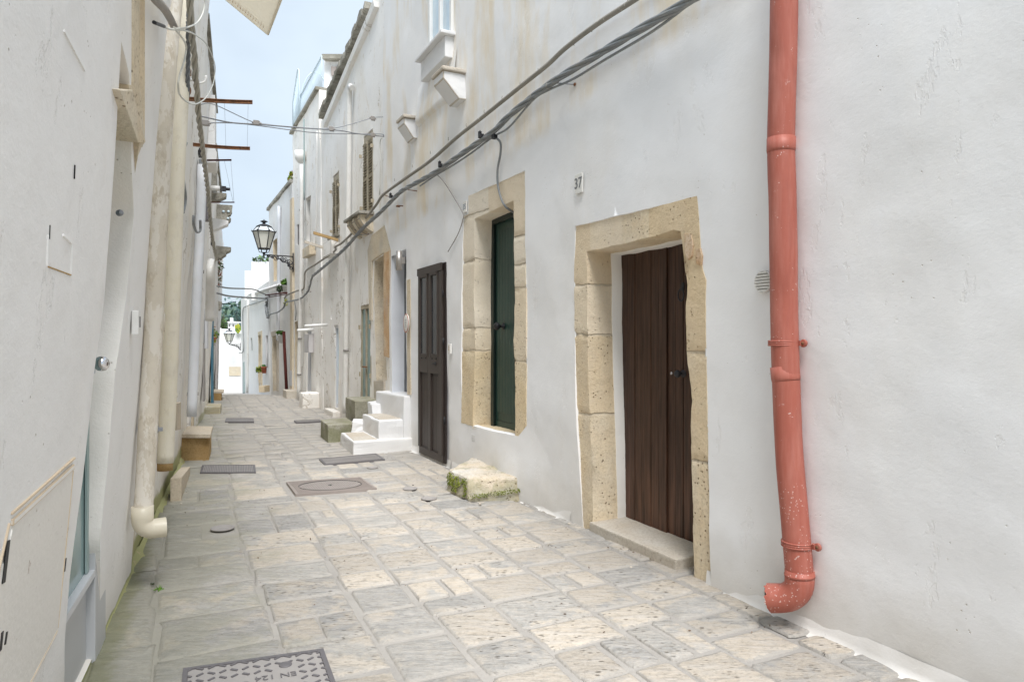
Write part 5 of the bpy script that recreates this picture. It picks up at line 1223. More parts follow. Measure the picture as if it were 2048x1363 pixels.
# scattered old fixings
# second left house
h7 = house("left house with two downpipes and the twisted cable", LW.pt(7, 0)); W = MB()
J1 = uvs(LW, [(364, 500), (372, 482), (371, 800), (364, 812)]); J1 = [(a, max(b, .35)) for a, b in J1]
facade(W, LW, [(4.64, -.1), (9.9, -.1), (9.9, 8.2), (4.64, 8.2)], [], .13, m_l2, amp=.03, seed=37, lift=-.03)
vs = []; n = 0; Y = 3.8
while Y < 9.1:
    k = (.7 + .9 * abs(noise.noise(Vector((Y * 2.3, 0, 1))))) * min(1, .25 + (Y - 3.8) / 1.6)
    for o_, z in ((-.03, .06), (.0, .035), (.012, .012), (.03, .0)): vs.append(LW.pt(Y, z * k, o_ * k))
    n += 1; Y += .07
W.add(vs, [[i * 4 + j, i * 4 + j + 1, (i + 1) * 4 + j + 1, (i + 1) * 4 + j] for i in range(n - 1) for j in range(3)], m_l2, True)
W.build("wall", h7)
g = MB()
for k in range(4):     # thick old pilaster strips between the pipes
    pass
g.wall(LW, [(352, 806), (362, 803), (362, 858), (353, 860)], .10, .2, m_benchtop); g.build("stone_jamb", h7, bevel=.008)
h8 = house("left house with balcony brackets and rusty clothes-line arms", LF.pt(12, 0)); W = MB()
J2 = uvs(LF, [(369, 486), (372, 470), (372, 790), (369, 800)])
facade(W, LF, [(9.912, -.1), (14.2, -.1), (14.2, 6.35), (9.912, 6.35)], [], .22, m_l3, amp=.03, seed=41, lift=-.01); W.build("wall", h8)
g = MB(); Yj = 10.6
g.prism([LF.pt(10.35, .3, .03), LF.pt(10.35, 2.6, .03), LF.pt(10.55, 2.6, .03), LF.pt(10.55, .3, .03)], -LF.n * .06, m_stone2); g.build("door_jamb", h8, sub=3, rough=.01)
h9 = house("far left house with blue door and flower pots", LF.pt(18, 0)); W = MB()
facade(W, LF, [(14.212, -.1), (24.5, -.6), (24.5, 5.1), (19.5, 5.1), (19.5, 5.7), (14.212, 5.7)], [], .35, m_l3, amp=.04, seed=44, lift=.0); W.build("wall", h9)
g = MB(); g.wbox(LF, 17.2, 1.15, .01, .85, 2.3, .04, m_blue); g.build("blue_door", h9, bevel=.004)
g = MB(); g.wbox(LF, 20.5, 1.15, .01, .9, 2.3, .05, m_box); g.build("grey_door", h9, bevel=.004)
g = MB(); g.obox(at(434, 688, 23.6), LF.n * .05, LF.T * .02, Vector((0, 0, .215)), m_teal); g.build("teal_shutter", h9)
g = MB(); g.wbox(LF, 13.2, 1.0, .01, .5, 1.1, .03, m_manhl); g.build("vent_panel", h8)
boxthing("meter_box", LF, (409, 658), .55, .75, .05, m_greyl, "pale grey meter cover on the far left wall", "meter cover", off=.02)
# parapet bits on the far left roofs
for (Y0, Y1, z, nm, hs_) in ((9.95, 14.1, 6.38, "coping", h8), (14.25, 19.4, 5.73, "coping", h9)):
    g = MB(); g.prism([LF.pt(Y0, z, .05), LF.pt(Y1, z, .05), LF.pt(Y1, z, -.3), LF.pt(Y0, z, -.3)], (0, 0, -.08), m_lichen); g.build(nm, hs_, rough=.01)

# downpipes on the left
t, P = pipe("drainpipe", LW, [(352, -60), (347, 0), (335, 120), (322, 330), (313, 520), (305, 700), (296, 850), (291, 950), (285, 1040)], .056, m_pvc, "thick beige plastic downpipe ending in an open elbow, near left", off=.095, clamps=[], seg=28)
g = MB(); c = LW.px(296.5, 859, .095); g.tube([c - Vector((0, 0, .022)), c + Vector((0, 0, .022))], .059, m_galv, 28); g.obox(c + LW.n * .063, LW.T * .012, LW.n * .02, Vector((0, 0, .012)), m_galv); g.build("clamp", t, bevel=.002)
g = MB(); e0 = P[-1]; U = Vector((0, 0, 1)); od = Vector((.84, .54, 0)); ep = [e0 + U * .09, e0 + U * .02, e0 - U * .0]
for k in range(1, 8): a = k / 7 * R(88); ep.append(e0 - U * math.sin(a) * .06 + od * (1 - math.cos(a)) * .07)
ep.append(ep[-1] + od * .065); g.tube(ep, .076, m_elbow, 28, rs=[.064, .064, .063] + [.061] * 7 + [.062], open_end=True); g.tube([ep[-1] - od * .01, ep[-2]], .054, m_manhl, 20)
g.build("elbow", t)
g = MB(); c = LW.px(309, 645, .095); g.tube([c - U * .06, c + U * .06], .060, m_pvc, 28); g.build("collar", t)
t, P = pipe("drainpipe", LW, [(374, -70), (370, 0), (362, 160), (353, 330), (346, 520), (340, 700), (334, 850), (330, 925)], .062, m_pvc2, "thinner cream downpipe behind the beige one with a peeling paint skin", off=.10, clamps=[], seg=24)
for x, y in ((364, 143), (337, 790)):
    g = MB(); c = LW.px(x, y, .10); g.tube([c - U * .018, c + U * .018], .066, m_pvc2 if y > 200 else m_rust, 24); g.build("clamp", t)
g = MB(); c = LW.px(330, 925, .10); g.tube([c + U * .05, c - U * .06], .058, m_bench, 20); g.build("pipe_end", t)
pipe("drainpipe", LF, [(405, 330), (399, 480), (393, 600), (388, 720), (383, 833)], .060, m_pvcg, "pale grey painted pipe behind the ochre bench", off=.10, clamps=[(397, 543), (385.5, 787)], seg=18)
pipe("conduit", LF, [(372, 286), (367, 305), (366, 355), (371, 395), (366, 425)], .014, m_cable, "grey hanging cable end on the left wall", off=.12)
boxthing("junction_box", LF, (391.5, 345), .16, .34, .10, m_cable, "upper grey junction box on the left wall", "junction box", off=.05)
boxthing("junction_box", LF, (389, 415), .20, .34, .12, m_manh, "lower dark grey junction box with dangling wires", "junction box", off=.08)
g = MB()
for dx in (0, 2, 5): g.tube([LF.px(x + dx * .6, y, .14) for x, y in ((386, 430), (386, 450), (393, 465), (399, 460), (399, 440))], .007, m_cable, 5, smooth_path=5)
tag(g.build("loose_wire"), "looped grey wires dangling under the lower junction box", "wire")
g = MB(); g.tube([LF.px(x, y, .16) for x, y in ((423, 524), (421, 545), (420, 600), (419, 640))], .07, m_pvcw, 12, smooth_path=5); tag(g.build("vent_pipe"), "short white vent pipe with bent top on the far left wall", "pipe")
g = MB(); g.tube([LF.px(420, 190, -.5) + U * 0, LF.px(420, 150, -.5)], .012, m_galv, 5); g.tube([LF.px(413, 134, -.5), LF.px(419, 134, -.5), LF.px(420, 195, -.5)], .01, m_galv, 5); tag(g.build("roof_aerial"), "thin aerial mast above the left roofs", "aerial")
# left stone piers of the balcony house (weathered corner pieces seen against the sky)
bw = empty("balcony", LF.pt(16.2, 3.6, 0), "weathered stone balcony remains with pierced corbels on the left", "balcony")
def lbox(Y0, Y1, z0, z1, o0, o1, m, par, nm, bev=.01, rg=.008):
    g = MB(); g.prism([LF.pt(Y0, z1, o0), LF.pt(Y0, z1, o1), LF.pt(Y1, z1, o1), LF.pt(Y1, z1, o0)], (0, 0, z0 - z1), m); return g.build(nm, par, bevel=bev, sub=2, rough=rg)
def lprofile(anchor, pts, along, m, par, nm, holes=()):
    A = LF.px(*anchor, 0); P = []
    for x, y in pts:
        u = (x - CX) / F; t_ = (u * A.y - A.x) / (LF.n.x - u * LF.n.y); B = A + LF.n * t_; P.append(Vector((B.x, B.y, H + (CY - y) / F * B.y)))
    g = MB(); g.prism(P, LF.T * along, m)
    return g.build(nm, par, bevel=.006)
lprofile((424, 395), [(419, 384), (453, 386), (452, 393), (436, 400), (419, 399)], .3, m_lichen, bw, "slab")
lprofile((432, 425), [(430, 408), (465, 410), (464, 416), (464, 424), (461, 430), (455, 432), (462, 436), (461, 442), (456, 446), (430, 446)], .22, m_lichen, bw, "pierced_corbel")
g = MB(); 
for x, y in ((447, 423), (457, 423), (456, 437)):
    A = LF.px(432, 425, 0); u = (x - CX) / F; t_ = (u * A.y - A.x) / (LF.n.x - u * LF.n.y); B = A + LF.n * t_; B.z = H + (CY - y) / F * B.y; g.lathe(B - LF.T * .02, [(.03, 0), (.03, .015)], m_railb, 12, ax=LF.T)
g.build("piercing", bw)
lprofile((424, 440), [(417, 434), (457, 441), (456, 448), (432, 458), (420, 462)], .35, m_r4, bw, "console")
lprofile((430, 497), [(432, 491), (462, 494), (461, 500), (452, 504), (452, 508), (444, 513), (441, 516), (432, 514)], .5, m_lichen, bw, "ledge")
lprofile((416, 300), [(410, 190), (430, 190), (430, 300), (434, 304), (432, 325), (410, 325)], .8, m_r3, h8, "weathered_pier"); lprofile((424, 350), [(418, 325), (432, 325), (433, 372), (420, 372)], .6, m_lichen, h8, "pier_foot")
lprofile((436, 610), [(430, 601), (444, 603), (443, 612), (440, 620), (430, 620)], .5, m_lichen, h9, "ledge")
# camera-like floodlight
A, B = out_px(LF, (420, 376), 440, 377); g = MB(); g.tube([A, B], .05, m_pvcw, 12); C_ = B + LF.n * .06; g.obox(C_, LF.n * .05, LF.T * .05, Vector((0, 0, .045)), m_iron); g.tube([C_ + LF.n * .05, C_ + LF.n * .12], .03, m_iron, 10)
tag(g.build("floodlight"), "small dark floodlight on a white arm, left wall", "floodlight")
# clothes-line arms
def arm(a, b, r, m, label, bend=0.0, sq=True):
    A, B = out_px(LW, a, *b); n = 10; P = [A + (B - A) * (i / n) - Vector((0, 0, bend * math.sin(math.pi * i / n))) for i in range(n + 1)]; g = MB()
    for p, q in zip(P, P[1:]):
        d = q - p; s_ = d.cross(Vector((0, 0, 1))).normalized()
        for dz in (-1, 1): g.obox((p + q) / 2 + Vector((0, 0, dz * r * .85)), d / 2 * 1.02, s_ * r, Vector((0, 0, r * .2)), m)
        g.obox((p + q) / 2, d / 2 * 1.02, s_ * r * .25, Vector((0, 0, r * .75)), m)
    tag(g.build("clothes_bracket"), label, "bracket", "clothes-line arms on the left wall"); return A, B
A1, B1 = arm((378, 198), (505, 204.5), .017, m_rust, "upper rusty curved clothes-line arm on the left", bend=.006)
A2, B2 = arm((386, 289), (500, 297), .017, m_rust, "second rusty curved clothes-line arm on the left", bend=.008)
A3, B3 = arm((414, 320.5), (463, 320), .012, m_darkred, "upper short dark red clothes-line arm"); A4, B4 = arm((411, 404.5), (469, 404.5), .008, m_darkred, "lower thin dark red clothes-line arm")
def mix3(a, b, t_): return a + (b - a) * t_
g = MB()
for f in (.55, .93): g.tube([mix3(A1, B1, f), mix3(A2, B2, f + .02)], .0016, m_galv, 4)
tag(g.build("clothes_line"), "pair of thin lines between the rusty arms", "clothes line")
g = MB()
for f, f2 in ((.5, .6), (.7, .95), (.97, .98)): g.tube([mix3(A3, B3, f), mix3(A4, B4, f2)], .0022, m_galv, 4)
tag(g.build("clothes_line"), "thin lines between the dark red arms", "clothes line")
# canvas awning corner overhead
g = MB(); P = [at(300, -124, 4.0), at(534, 70, 4.0), at(560, -2, 3.7), at(604, -125, 3.3), at(420, -300, 3.2)]; nrm = (P[1] - P[0]).cross(P[3] - P[1]).normalized(); nrm = nrm if nrm.z > 0 else -nrm
g.prism(P, nrm * .02, m_canvas); g.tube([P[0] + nrm * .01, P[1] + nrm * .01, P[2] + nrm * .01, P[3] + nrm * .01], .008, m_canvas, 6)
for i in range(26):
    f = .42 + .56 * i / 26; q = P[0] + (P[1] - P[0]) * f; inn = (P[3] - P[1]).normalized(); g.obox(q + inn * (.045 + .012 * rnd.random()) - nrm * .0012, inn * (.012 + .01 * rnd.random()), (P[1] - P[0]).normalized() * .0022, nrm * .0004, m_stone_or)
tag(g.build("awning"), "corner of a beige canvas awning hanging overhead", "awning")

# ------------------------------------------------------------------ benches and steps on the left
bn = empty("bench", LW.pt(9.5, 0, .2), "ochre stone bench block with pale slab top against the left wall", "bench")
g = MB(); g.prism([ground_px(362, 921) * 1.0 + U * .31 - LW.n * .1, ground_px(418, 921) + U * .31, ground_px(418, 921) + U * .31 + LW.T * .85, ground_px(362, 921) + U * .31 + LW.T * .85 - LW.n * .1], (0, 0, -.33), m_bench); g.build("base", bn, bevel=.008, sub=2, rough=.003)
g = MB(); a = ground_px(362, 921); b = ground_px(421, 923); g.prism([a - LW.n * .1 - LW.T * .02 + U * .365, b + U * .365, b + LW.T * .93 + U * .365, a + LW.T * .93 - LW.n * .1 + U * .365], (0, 0, -.052), m_benchtop); g.build("slab", bn, bevel=.006, sub=2, rough=.002)
g = MB(); a = ground_px(400, 828); b = ground_px(441, 828); g.prism([a + U * .16, b + U * .16, b + LF.T * 1.0 + U * .16, a + LF.T * 1.0 + U * .16], (0, 0, -.2), m_mossy); tag(g.build("doorstep", bevel=.02, sub=3, rough=.01), "mossy worn stone doorstep beyond the ochre bench", "step")
sb = empty("bench", LF.pt(18.5, 0, .2), "small ochre doorstep block with pale slab at the far left", "step")
g = MB(); a = ground_px(420, 801); b = ground_px(442.5, 801); g.prism([a + U * .2, b + U * .2, b + LF.T * .8 + U * .2, a + LF.T * .8 + U * .2], (0, 0, -.22), m_bench); g.build("base", sb, bevel=.008)
g = MB(); b2 = ground_px(447, 801); g.prism([a + U * .25, b2 + U * .25, b2 + LF.T * .9 + U * .25, a + LF.T * .9 + U * .25], (0, 0, -.05), m_benchtop); g.build("slab", sb, bevel=.006)
g = MB(); g.prism([LW.pt(6.75, .24, .04), LW.pt(6.75, .24, .14), LW.pt(8.1, .10, .14), LW.pt(8.1, .10, .04)], (0, 0, -.25), m_benchtop); tag(g.build("stone_kerb", bevel=.006), "slanting stone slab at the foot of the left wall by the cream downpipe", "kerb")

# ------------------------------------------------------------------ cables
def cable(name, pl, pts, r, m, label, off=.05, strands=0, twist=2.2, offs=None, cat="cable", sp=6, ties=0, tr=None):
    P = [pl.px(x, y, offs[i] if offs else off) for i, (x, y) in enumerate(pts)]; P = smooth(P, sp); g = MB()
    if strands:
        # even spacing for the helix
        Q = [P[0]]; st = max(.03, r * 1.4)
        for a, b in zip(P, P[1:]):
            n = max(1, int((b - a).length / st))
            for i in range(1, n + 1): Q.append(a + (b - a) * i / n)
        dist = [0]
        for a, b in zip(Q, Q[1:]): dist.append(dist[-1] + (b - a).length)
        for s_ in range(strands):
            pp = []
            for i, q in enumerate(Q):
                t_ = (Q[min(i + 1, len(Q) - 1)] - Q[max(0, i - 1)]).normalized(); e = t_.cross(Vector((0, 0, 1))).normalized(); f = t_.cross(e)
                a = dist[i] * twist * 2 * math.pi + s_ * 2 * math.pi / strands; pp.append(q + (e * math.cos(a) + f * math.sin(a)) * r * (.62 if strands > 2 else .5))
            g.tube(pp, tr or r * .5, m, 7)
    else: g.tube(P, r, m, 8)
    o_ = g.build(name); tag(o_, label, cat, "cables strung along the walls"); return P
main = [(1470, -52), (1382, 0), (1276, 61), (1179, 119), (1114.5, 158), (1066, 193), (1018, 232), (985.6, 264), (940, 296), (898.6, 325), (869.6, 345), (824, 370), (802, 383), (780, 405), (757, 428), (726, 456), (692.8, 493.7), (667, 517), (636, 543), (624.6, 552)]
cable("cable_bundle", RW, main, .029, m_cable, "thick blue-grey twisted power cable sweeping down the right wall", off=.11, strands=4, twist=.75, tr=.0145)
cable("cable_bundle", RW, [(624.6, 552), (621, 566), (616, 582), (602, 596), (585.6, 601), (572, 604), (567, 615), (555, 624), (541, 628), (535, 634), (532, 626), (530, 610)], .022, m_cable, "dark tied cable tail draped round the corner beyond the drainpipe hopper", off=.10, strands=3, twist=1.2)
cable("cable", RW, [(1330, -42), (1269, 0), (1195, 48), (1130.6, 96.7), (1098.4, 127), (1069, 151), (1040, 174), (966, 233.6), (914.7, 274), (860, 322), (805, 361), (766, 390), (751.5, 411), (721, 449), (685.7, 484), (670.4, 493.7), (669, 502), (634, 526.6), (611.7, 542), (609, 560), (606.8, 577.5), (595, 581), (574, 590), (569, 596)], .021, m_cable2, "flat paint-spattered cable running above the twisted one", off=.07)
cable("cable", RW, [(1391.6, -2), (1308, 61), (1211, 119), (1146.7, 158), (1098, 180), (1066, 200), (1018, 254.6), (985.6, 274), (940, 308), (898.6, 335), (869.6, 352), (840, 372)], .010, m_cable, "thin grey cable swinging below the twisted cable", off=.08)
cable("cable", RW, [(985.6, 272), (1000, 283.6), (1001, 306), (995, 341.6), (997, 377), (1008, 409), (1027, 425)], .012, m_cable, "grey cable dropping to the top of the green door", offs=[.09, .07, .05, .04, .035, .02, -.10])
cable("cable", RW, [(872, 348), (885, 360), (905, 390), (925, 425), (925.5, 440), (915, 470), (896, 503)], .006, m_manhl, "thin split wire running to the number 35 plate", off=.025)
# clips, cable ties, rods
def clip(px, off, lab):
    g = MB(); c = RW.px(*px, off); g.obox(c, RW.T * .03, RW.n * .022, U * .018, m_black); g.obox(c + U * .03 - RW.T * .03, RW.T * .014, RW.n * .016, U * .026, m_black); g.tube([c + U * .04, c + U * .07 - RW.T * .03, c + U * .02 - RW.T * .06], .003, m_black, 5, smooth_path=4)
    tag(g.build("cable_clamp", bevel=.003), lab, "cable clamp", "black cable clamps")
clip((962, 272), .14, "nearest black clamp on the twisted cable, above the green door"); clip((989, 274), .10, "black clamp where the grey cable drops to the green door"); clip((881, 331), .14, "black clamp left of the green door on the twisted cable"); clip((782, 393), .13, "farthest black clamp on a rusty bracket by the upper louvred window")
def hookrod(a, b, m, lab, r=.006):
    g = MB(); A = RW.px(*a, .0); B = RW.px(*b, .12); g.tube([A, B], r, m, 6); g.lathe(A, [(.016, 0), (.012, .01)], m_rust, 8, ax=RW.n); tag(g.build("cable_hook"), lab, "hook", "iron hooks holding the cables")
hookrod((1150, 169), (1098, 165), m_galv, "grey hook nearest the camera under the twisted cable"); hookrod((835, 382), (805, 378), m_rust, "short hook left of the cable by the flaking corner"); hookrod((738, 468), (712, 470), m_galv, "straight hook below the balconette"); hookrod((622, 583), (612, 583), m_galv, "far hook below the cable bend"); hookrod((765, 389), (790, 397), m_rust, "rusty hook beside the farthest clamp")
g = MB(); c = RW.px(806, 412, .02); g.tube([c, c + RW.n * .08, c + RW.n * .08 - RW.T * .07, c + RW.n * .02 - RW.T * .08], .008, m_rust, 6, smooth_path=4); tag(g.build("rusty_hook"), "orange rusted hook stub on the wall below the cables", "hook")
g = MB()
for x, y in ((1066, 193), (1098, 172), (905, 320)): 
    c = RW.px(x, y, .11); d_ = (RW.px(x + 10, y - 7, .11) - c).normalized(); e = d_.orthogonal().normalized(); f = d_.cross(e); g.tube([c + (e * math.cos(a) + f * math.sin(a)) * .030 for a in (k * math.pi / 6 for k in range(13))], .004, m_cable2, 5)
for i in range(14):
    x = 1260 - i * 36; y = 6 + i * 27.2; c = RW.px(x, y, .036); g.tube([c + RW.n * .02 + U * .02, c + RW.n * .024, c + RW.n * .02 - U * .02], .004, m_cable2, 5)
o_ = g.build("cable_tie"); tag(o_, "small pale ties binding the cables on the right wall", "cable tie", kind="stuff")
# left cables
cable("cable_bundle", LW, [(374, -90), (380, 0), (381, 31), (383, 57.5), (386, 92.5), (390, 123), (390.5, 154), (393.5, 175), (395.5, 205.5), (397.6, 236), (402.7, 277.6), (406, 304), (409, 330), (413.7, 365.6), (417, 396), (419.7, 431.7), (423, 464.7), (427, 491), (433, 520)], .022, m_cablel, "thick grey-beige twisted cable hanging down the left wall", off=.20, strands=3, twist=2.0)
cable("cable", LW, [(378, 20), (376, 60), (376.5, 110), (375.5, 150), (375, 195)], .016, m_ink, "black braided cable beside the twisted one on the left", off=.15, strands=3, twist=6)
cable("cable", LW, [(306, -10), (312, 0), (329, 18.5), (341, 39), (348, 53.4)], .022, m_manhl, "grey corrugated conduit end poking in at the top left", off=.16)
cable("cable", LW, [(348, 55), (371, 88), (370, 115), (359.6, 150), (356.5, 170.5), (361.6, 193), (382, 207.5), (398.6, 205.5), (415, 191), (427.4, 164), (430, 133.6), (423, 109), (411, 86), (390.4, 70), (370, 61.6), (341, 58.6), (328, 53)], .0055, m_wirew, "white wire coiled in a big loop at the top left", off=.22, sp=8)
cable("cable", LW, [(349, 58.5), (378, 54), (396.6, 43), (407, 22.6), (409.5, 0), (409, -30)], .0055, m_wirew, "white wire rising from the conduit end", off=.22, sp=8)
cable("cable", LW, [(328, 53), (318, 49), (308, 45)], .008, m_black, "short black wire tip beside the conduit", off=.22)
g = MB(); A, B = out_px(LW, (343, 154), 385, 160); g.tube([A, B], .012, m_white, 8); g.tube([B, B + LW.n * .04 - U * .02, B + LW.n * .09, B + LW.n * .10 + U * .05], .008, m_white, 6, smooth_path=4); tag(g.build("cable_hook"), "white painted hook carrying the left cable", "hook", "iron hooks holding the cables")
g = MB(); A, B = out_px(LW, (346, 168), 378, 180); g.tube([A, mix3(A, B, .55) + U * .03, B + U * .02, B - U * .03, B - U * .04 - LW.n * .03], .012, m_rust, 8, smooth_path=5); tag(g.build("rusty_hook"), "rusty curled hook over the cream downpipe", "hook")
for x, y, l in ((403, 308, "black clamp on the left twisted cable below the rusty arms"), (426, 487, "black clamp at the foot of the left twisted cable")):
    g = MB(); c = LF.px(x, y, .2); g.obox(c, LF.T * .07, LF.n * .03, U * .025, m_black); g.obox(c - LF.T * .08, LF.T * .03, LF.n * .02, U * .035, m_black); tag(g.build("cable_clamp", bevel=.004), l, "cable clamp", "black cable clamps")
# wires across the street
AL = LF.px(400, 232, .1); AR = RW.px(768, 273, .02); AR2 = RW.px(765, 234, .02)
sw_ = [([(400, 209), (428, 209), (502, 242.6), (537.7, 249), (587, 255), (659, 257), (700, 249), (744, 236), (766, 234)], .006, AR2, "upper stay wire crossing the street between the houses"),
       ([(400, 232), (461, 245), (520, 249), (609.5, 256), (677, 260.6), (713, 267), (768, 273)], .010, AR, "thickest grey wire crossing the street"),
       ([(402, 246), (479, 247), (587, 260.6), (654.5, 267), (755.6, 268), (768, 271)], .007, AR, "lower thin wire crossing the street")]
for pts, r, B_, lb in sw_:
    g = MB(); g.tube(span_px(AL, B_, pts), r, m_galv, 6, smooth_path=6); tag(g.build("overhead_wire"), lb, "wire", "wires crossing the alley")
for x, y, l in ((411, 246, "leftmost grey insulator on the crossing wires"), (513.5, 246, "grey insulator hanging over mid street"), (663, 258, "grey insulator in front of the cream house"), (746, 237, "small insulator nearest the right wall, upper wire"), (746, 270, "small insulator nearest the right wall, lower wire")):
    P = span_px(AL, AR, [(x, y)])[0]; g = MB(); g.obox(P, (AR - AL).normalized() * .045, U * .03, Vector((0, .03, 0)), m_manhl); g.tube([P - (AR - AL).normalized() * .07, P + (AR - AL).normalized() * .07], .014, m_galv, 8); tag(g.build("insulator", bevel=.008), l, "insulator", "insulators on the crossing wires")
BL = LF.px(436, 585, .1); BR = RW.px(535, 597, .1)
for pts, r, lb in (([(434, 572), (460, 576), (505, 578), (525, 586), (540, 592)], .022, "upper far cable sagging across the street"), ([(434, 586), (460, 592), (500, 595), (536, 597)], .026, "lower far cable crossing the street")):
    g = MB(); g.tube(span_px(BL, BR, pts), r, m_cable, 6, smooth_path=6); tag(g.build("overhead_wire"), lb, "wire", "wires crossing the alley")
cable("cable", RW, [(536, 598), (525, 601), (508, 607), (493, 612), (486, 620), (486, 660), (487, 700), (478, 706)], .022, m_cable, "dark cable running along the far bright house and down its corner", off=.06)
cable("cable", RW, [(534, 600), (533, 612), (535, 625), (536, 636)], .05, m_cable, "knotted cable bunch on the far bright house", off=.08, strands=3, twist=2)
cable("cable", RW, [(589, 603), (592, 620), (591, 640)], .012, m_cable, "thin cable dropping to the corner doorway", off=.04)
g = MB(); g.tube([RW.px(531, 590, .3), RW.px(574, 585, .3)], .02, m_darkred, 6); g.tube([RW.px(531, 595, .3), RW.px(574, 588, .3)], .012, m_darkred, 6); tag(g.build("plant_rail"), "thin red rails under the hanging flower pot", "rail")

# ------------------------------------------------------------------ plants in pots
def pot(x, ytop, ybot, Y, wpx, m, label, lm, n=160, spread=1.4, hgt=1.0, ms=None, size=.05):
    top = at(x, ytop, Y); bot = at(x, ybot, Y); r = wpx / F * Y / 2; t = empty("potted_plant", bot, label, "potted plant", "pots of plants on the walls"); g = MB(); hh_ = top.z - bot.z
    g.lathe(bot, [(r * .68, 0), (r * .98, hh_ * .85), (r * 1.05, hh_ * .86), (r * 1.05, hh_), (r * .9, hh_), (r * .85, hh_ * .9)], m, 14); g.build("pot", t)
    g = MB(); leaves(g, top + U * r * .6 * hgt, (r * spread, r * spread, r * hgt), n, size, lm, rq, ms=ms)
    for k in range(6): a = k; g.tube([top, top + Vector((math.cos(a) * r * .6, math.sin(a) * r * .6, r * hgt))], .006, lm, 4)
    g.build("foliage", t)
pot(570, 570, 585, 20.6, 11, m_potw, "white pot with bright green plant on the rails, upper right", m_leaf, 260, 1.2, 1.3, size=.07)
leaf_low = MB(); leaves(leaf_low, at(560, 577, 20.6), (.11, .11, .10), 200, .04, m_leafd, rq); tag(leaf_low.build("hanging_plant"), "dark trailing plant beside the upper white pot", "plant")
pot(561, 668, 686, 21.0, 11, m_potw, "white pot with green plant in front of the tan far doorway", m_leaf, 260, 1.25, .8, size=.06)
pot(528, 733, 746, 25.0, 11, m_terra, "tilted terracotta pot on the far white wall", m_leaf, 60, .8, .5, size=.05)
g = MB(); leaves(g, at(518, 739, 25.2), (.12, .12, .13), 220, .045, m_leafy, rq, ms=[m_leaf]); tag(g.build("hanging_plant"), "yellow-green plant beside the terracotta pot", "plant")
g = MB(); leaves(g, at(583, 355, 19.8), (.10, .10, .22), 200, .05, m_leafy, rq, ms=[m_leaf, m_leafr]); tag(g.build("roof_plant"), "wild yellow-green plant on the roof corner by the tall white house", "plant")
g = MB(); leaves(g, at(527, 518, 27.4), (.45, .2, .14), 160, .07, m_leafd, rq, ms=[m_leaf]); tag(g.build("roof_plant"), "low weeds on the grey rooftop block", "plant")
g = MB(); leaves(g, at(572, 603, 20.5), (.07, .07, .14), 60, .04, m_leafy, rq); tag(g.build("hanging_plant"), "small yellow sprig hanging under the red rails", "plant")
fp = empty("flower_basket", LF.pt(17.9, 1.75, .2), "hanging basket of yellow and purple flowers on the far left wall", "flower basket")
c0 = at(425, 672, 17.6)
g = MB(); g.tube([c0 + Vector((-.13, 0, .25)), c0 + Vector((-.10, 0, .45)), c0 + Vector((.03, 0, .45))], .008, m_iron, 6); g.tube([c0 + Vector((-.13, 0, .25)), c0 + Vector((-.13, 0, -.2))], .008, m_iron, 6); g.build("bracket", fp)
g = MB(); g.lathe(c0 - U * .17, [(.05, 0), (.10, .12), (.10, .14)], m_terra, 12); g.build("pot", fp)
g = MB(); leaves(g, c0 + Vector((0, 0, -.02)), (.12, .12, .22), 420, .028, m_leafy, rq, ms=[m_leafr, m_leafy, m_leafy]); leaves(g, c0 + Vector((.07, 0, .05)), (.10, .10, .10), 120, .03, m_leaf, rq); leaves(g, c0 + Vector((.0, 0, .2)), (.06, .06, .12), 80, .03, m_leafr, rq, ms=[m_leafd]); g.build("foliage", fp)
g = MB()
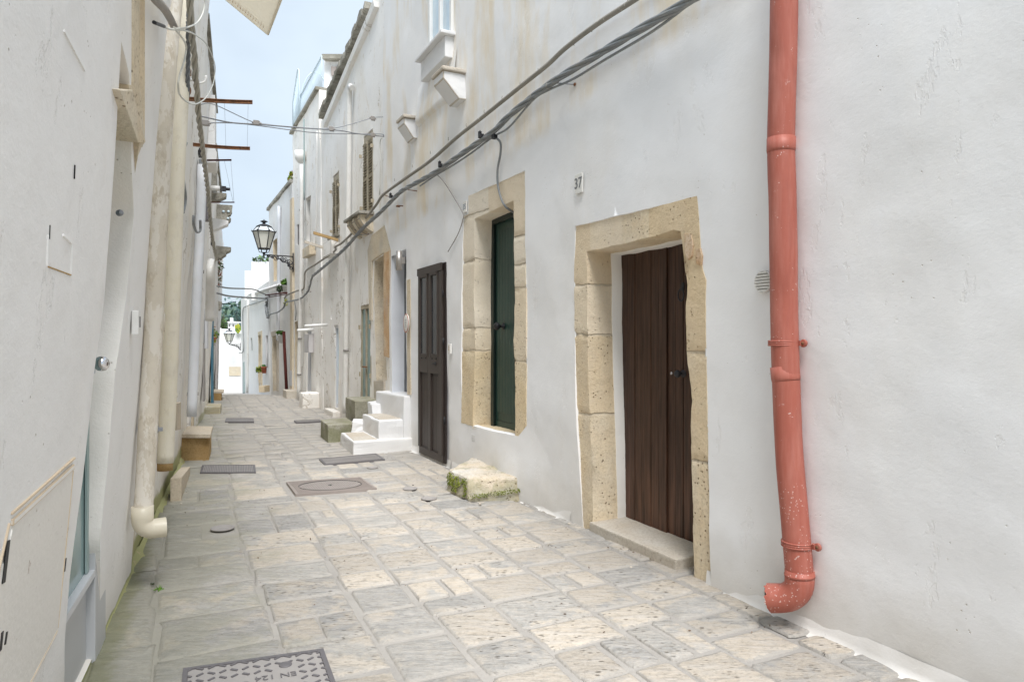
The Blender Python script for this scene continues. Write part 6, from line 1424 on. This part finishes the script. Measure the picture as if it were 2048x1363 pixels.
for i in range(5): leaves(g, at(437 + i % 2 * 3, 520 + i * 12, 19.0 + i * .3), (.10, .10, .12), 90, .035, m_leafd if i % 2 else m_dry, rq, ms=[m_leaf, m_leafr])
tag(g.build("hanging_plant"), "straggling dry plant under the far left ledge", "plant")

# ------------------------------------------------------------------ litter and weeds on the paving
g = MB(); rl_ = random.Random(31)
def litter(c, sp, n, m, s0=.008):
    for i in range(n):
        p = ground_px(*c) + Vector((rl_.gauss(0, sp), rl_.gauss(0, sp), .016)); a = Vector((rl_.gauss(0, 1), rl_.gauss(0, 1), rl_.gauss(0, .35))).normalized(); b = a.orthogonal().normalized(); b.z *= .3; s_ = s0 * rl_.uniform(.5, 1.6)
        g.add([p - a * s_, p + b * s_ * .5, p + a * s_, p - b * s_ * .5 + U * .002], [[0, 1, 2, 3]], m)
for c, sp, n in (((1255, 1100), .05, 14), ((1310, 1112), .07, 12), ((1120, 1062), .05, 8), ((760, 918), .14, 40), ((840, 905), .16, 40), ((350, 985), .06, 16), ((1000, 1060), .5, 30), ((1240, 1180), .6, 22), ((600, 1120), .8, 30), ((330, 1000), .3, 24), ((1560, 1250), .10, 14), ((420, 1000), .5, 25), ((880, 950), .5, 30)): litter(c, sp, n, m_dry)
tag(g.build("leaf_litter"), "scattered dry leaf crumbs lying on the paving", "litter", kind="stuff")
g = MB(); litter((318, 1182), .010, 24, m_leaf, .012); litter((305, 1172), .008, 10, m_leafd, .010)
for i in range(10): p = ground_px(318, 1183) + Vector((rl_.gauss(0, .012), rl_.gauss(0, .012), .012)); g.add([p, p + Vector((.008, 0, .0)), p + Vector((rl_.gauss(0, .02), rl_.gauss(0, .02), .03))], [[0, 1, 2]], m_leaf)
tag(g.build("weed"), "tiny green weed growing between the stones near the left wall", "weed")
g = MB()
for x, y in ((960, 948), (1378, 1128), (340, 985), (362, 942), (1138, 1050), (826, 973)):
    p = ground_px(1262, 1138) if x == 1378 else ground_px(x, y if y > 960 else 1010)
    g.lathe(p + U * .008, [(.010, 0), (.014, .006), (.008, .014)], m_sill if x != 826 else m_black, 7)
tag(g.build("pebbles"), "a few loose pebbles on the paving", "pebble", kind="stuff")
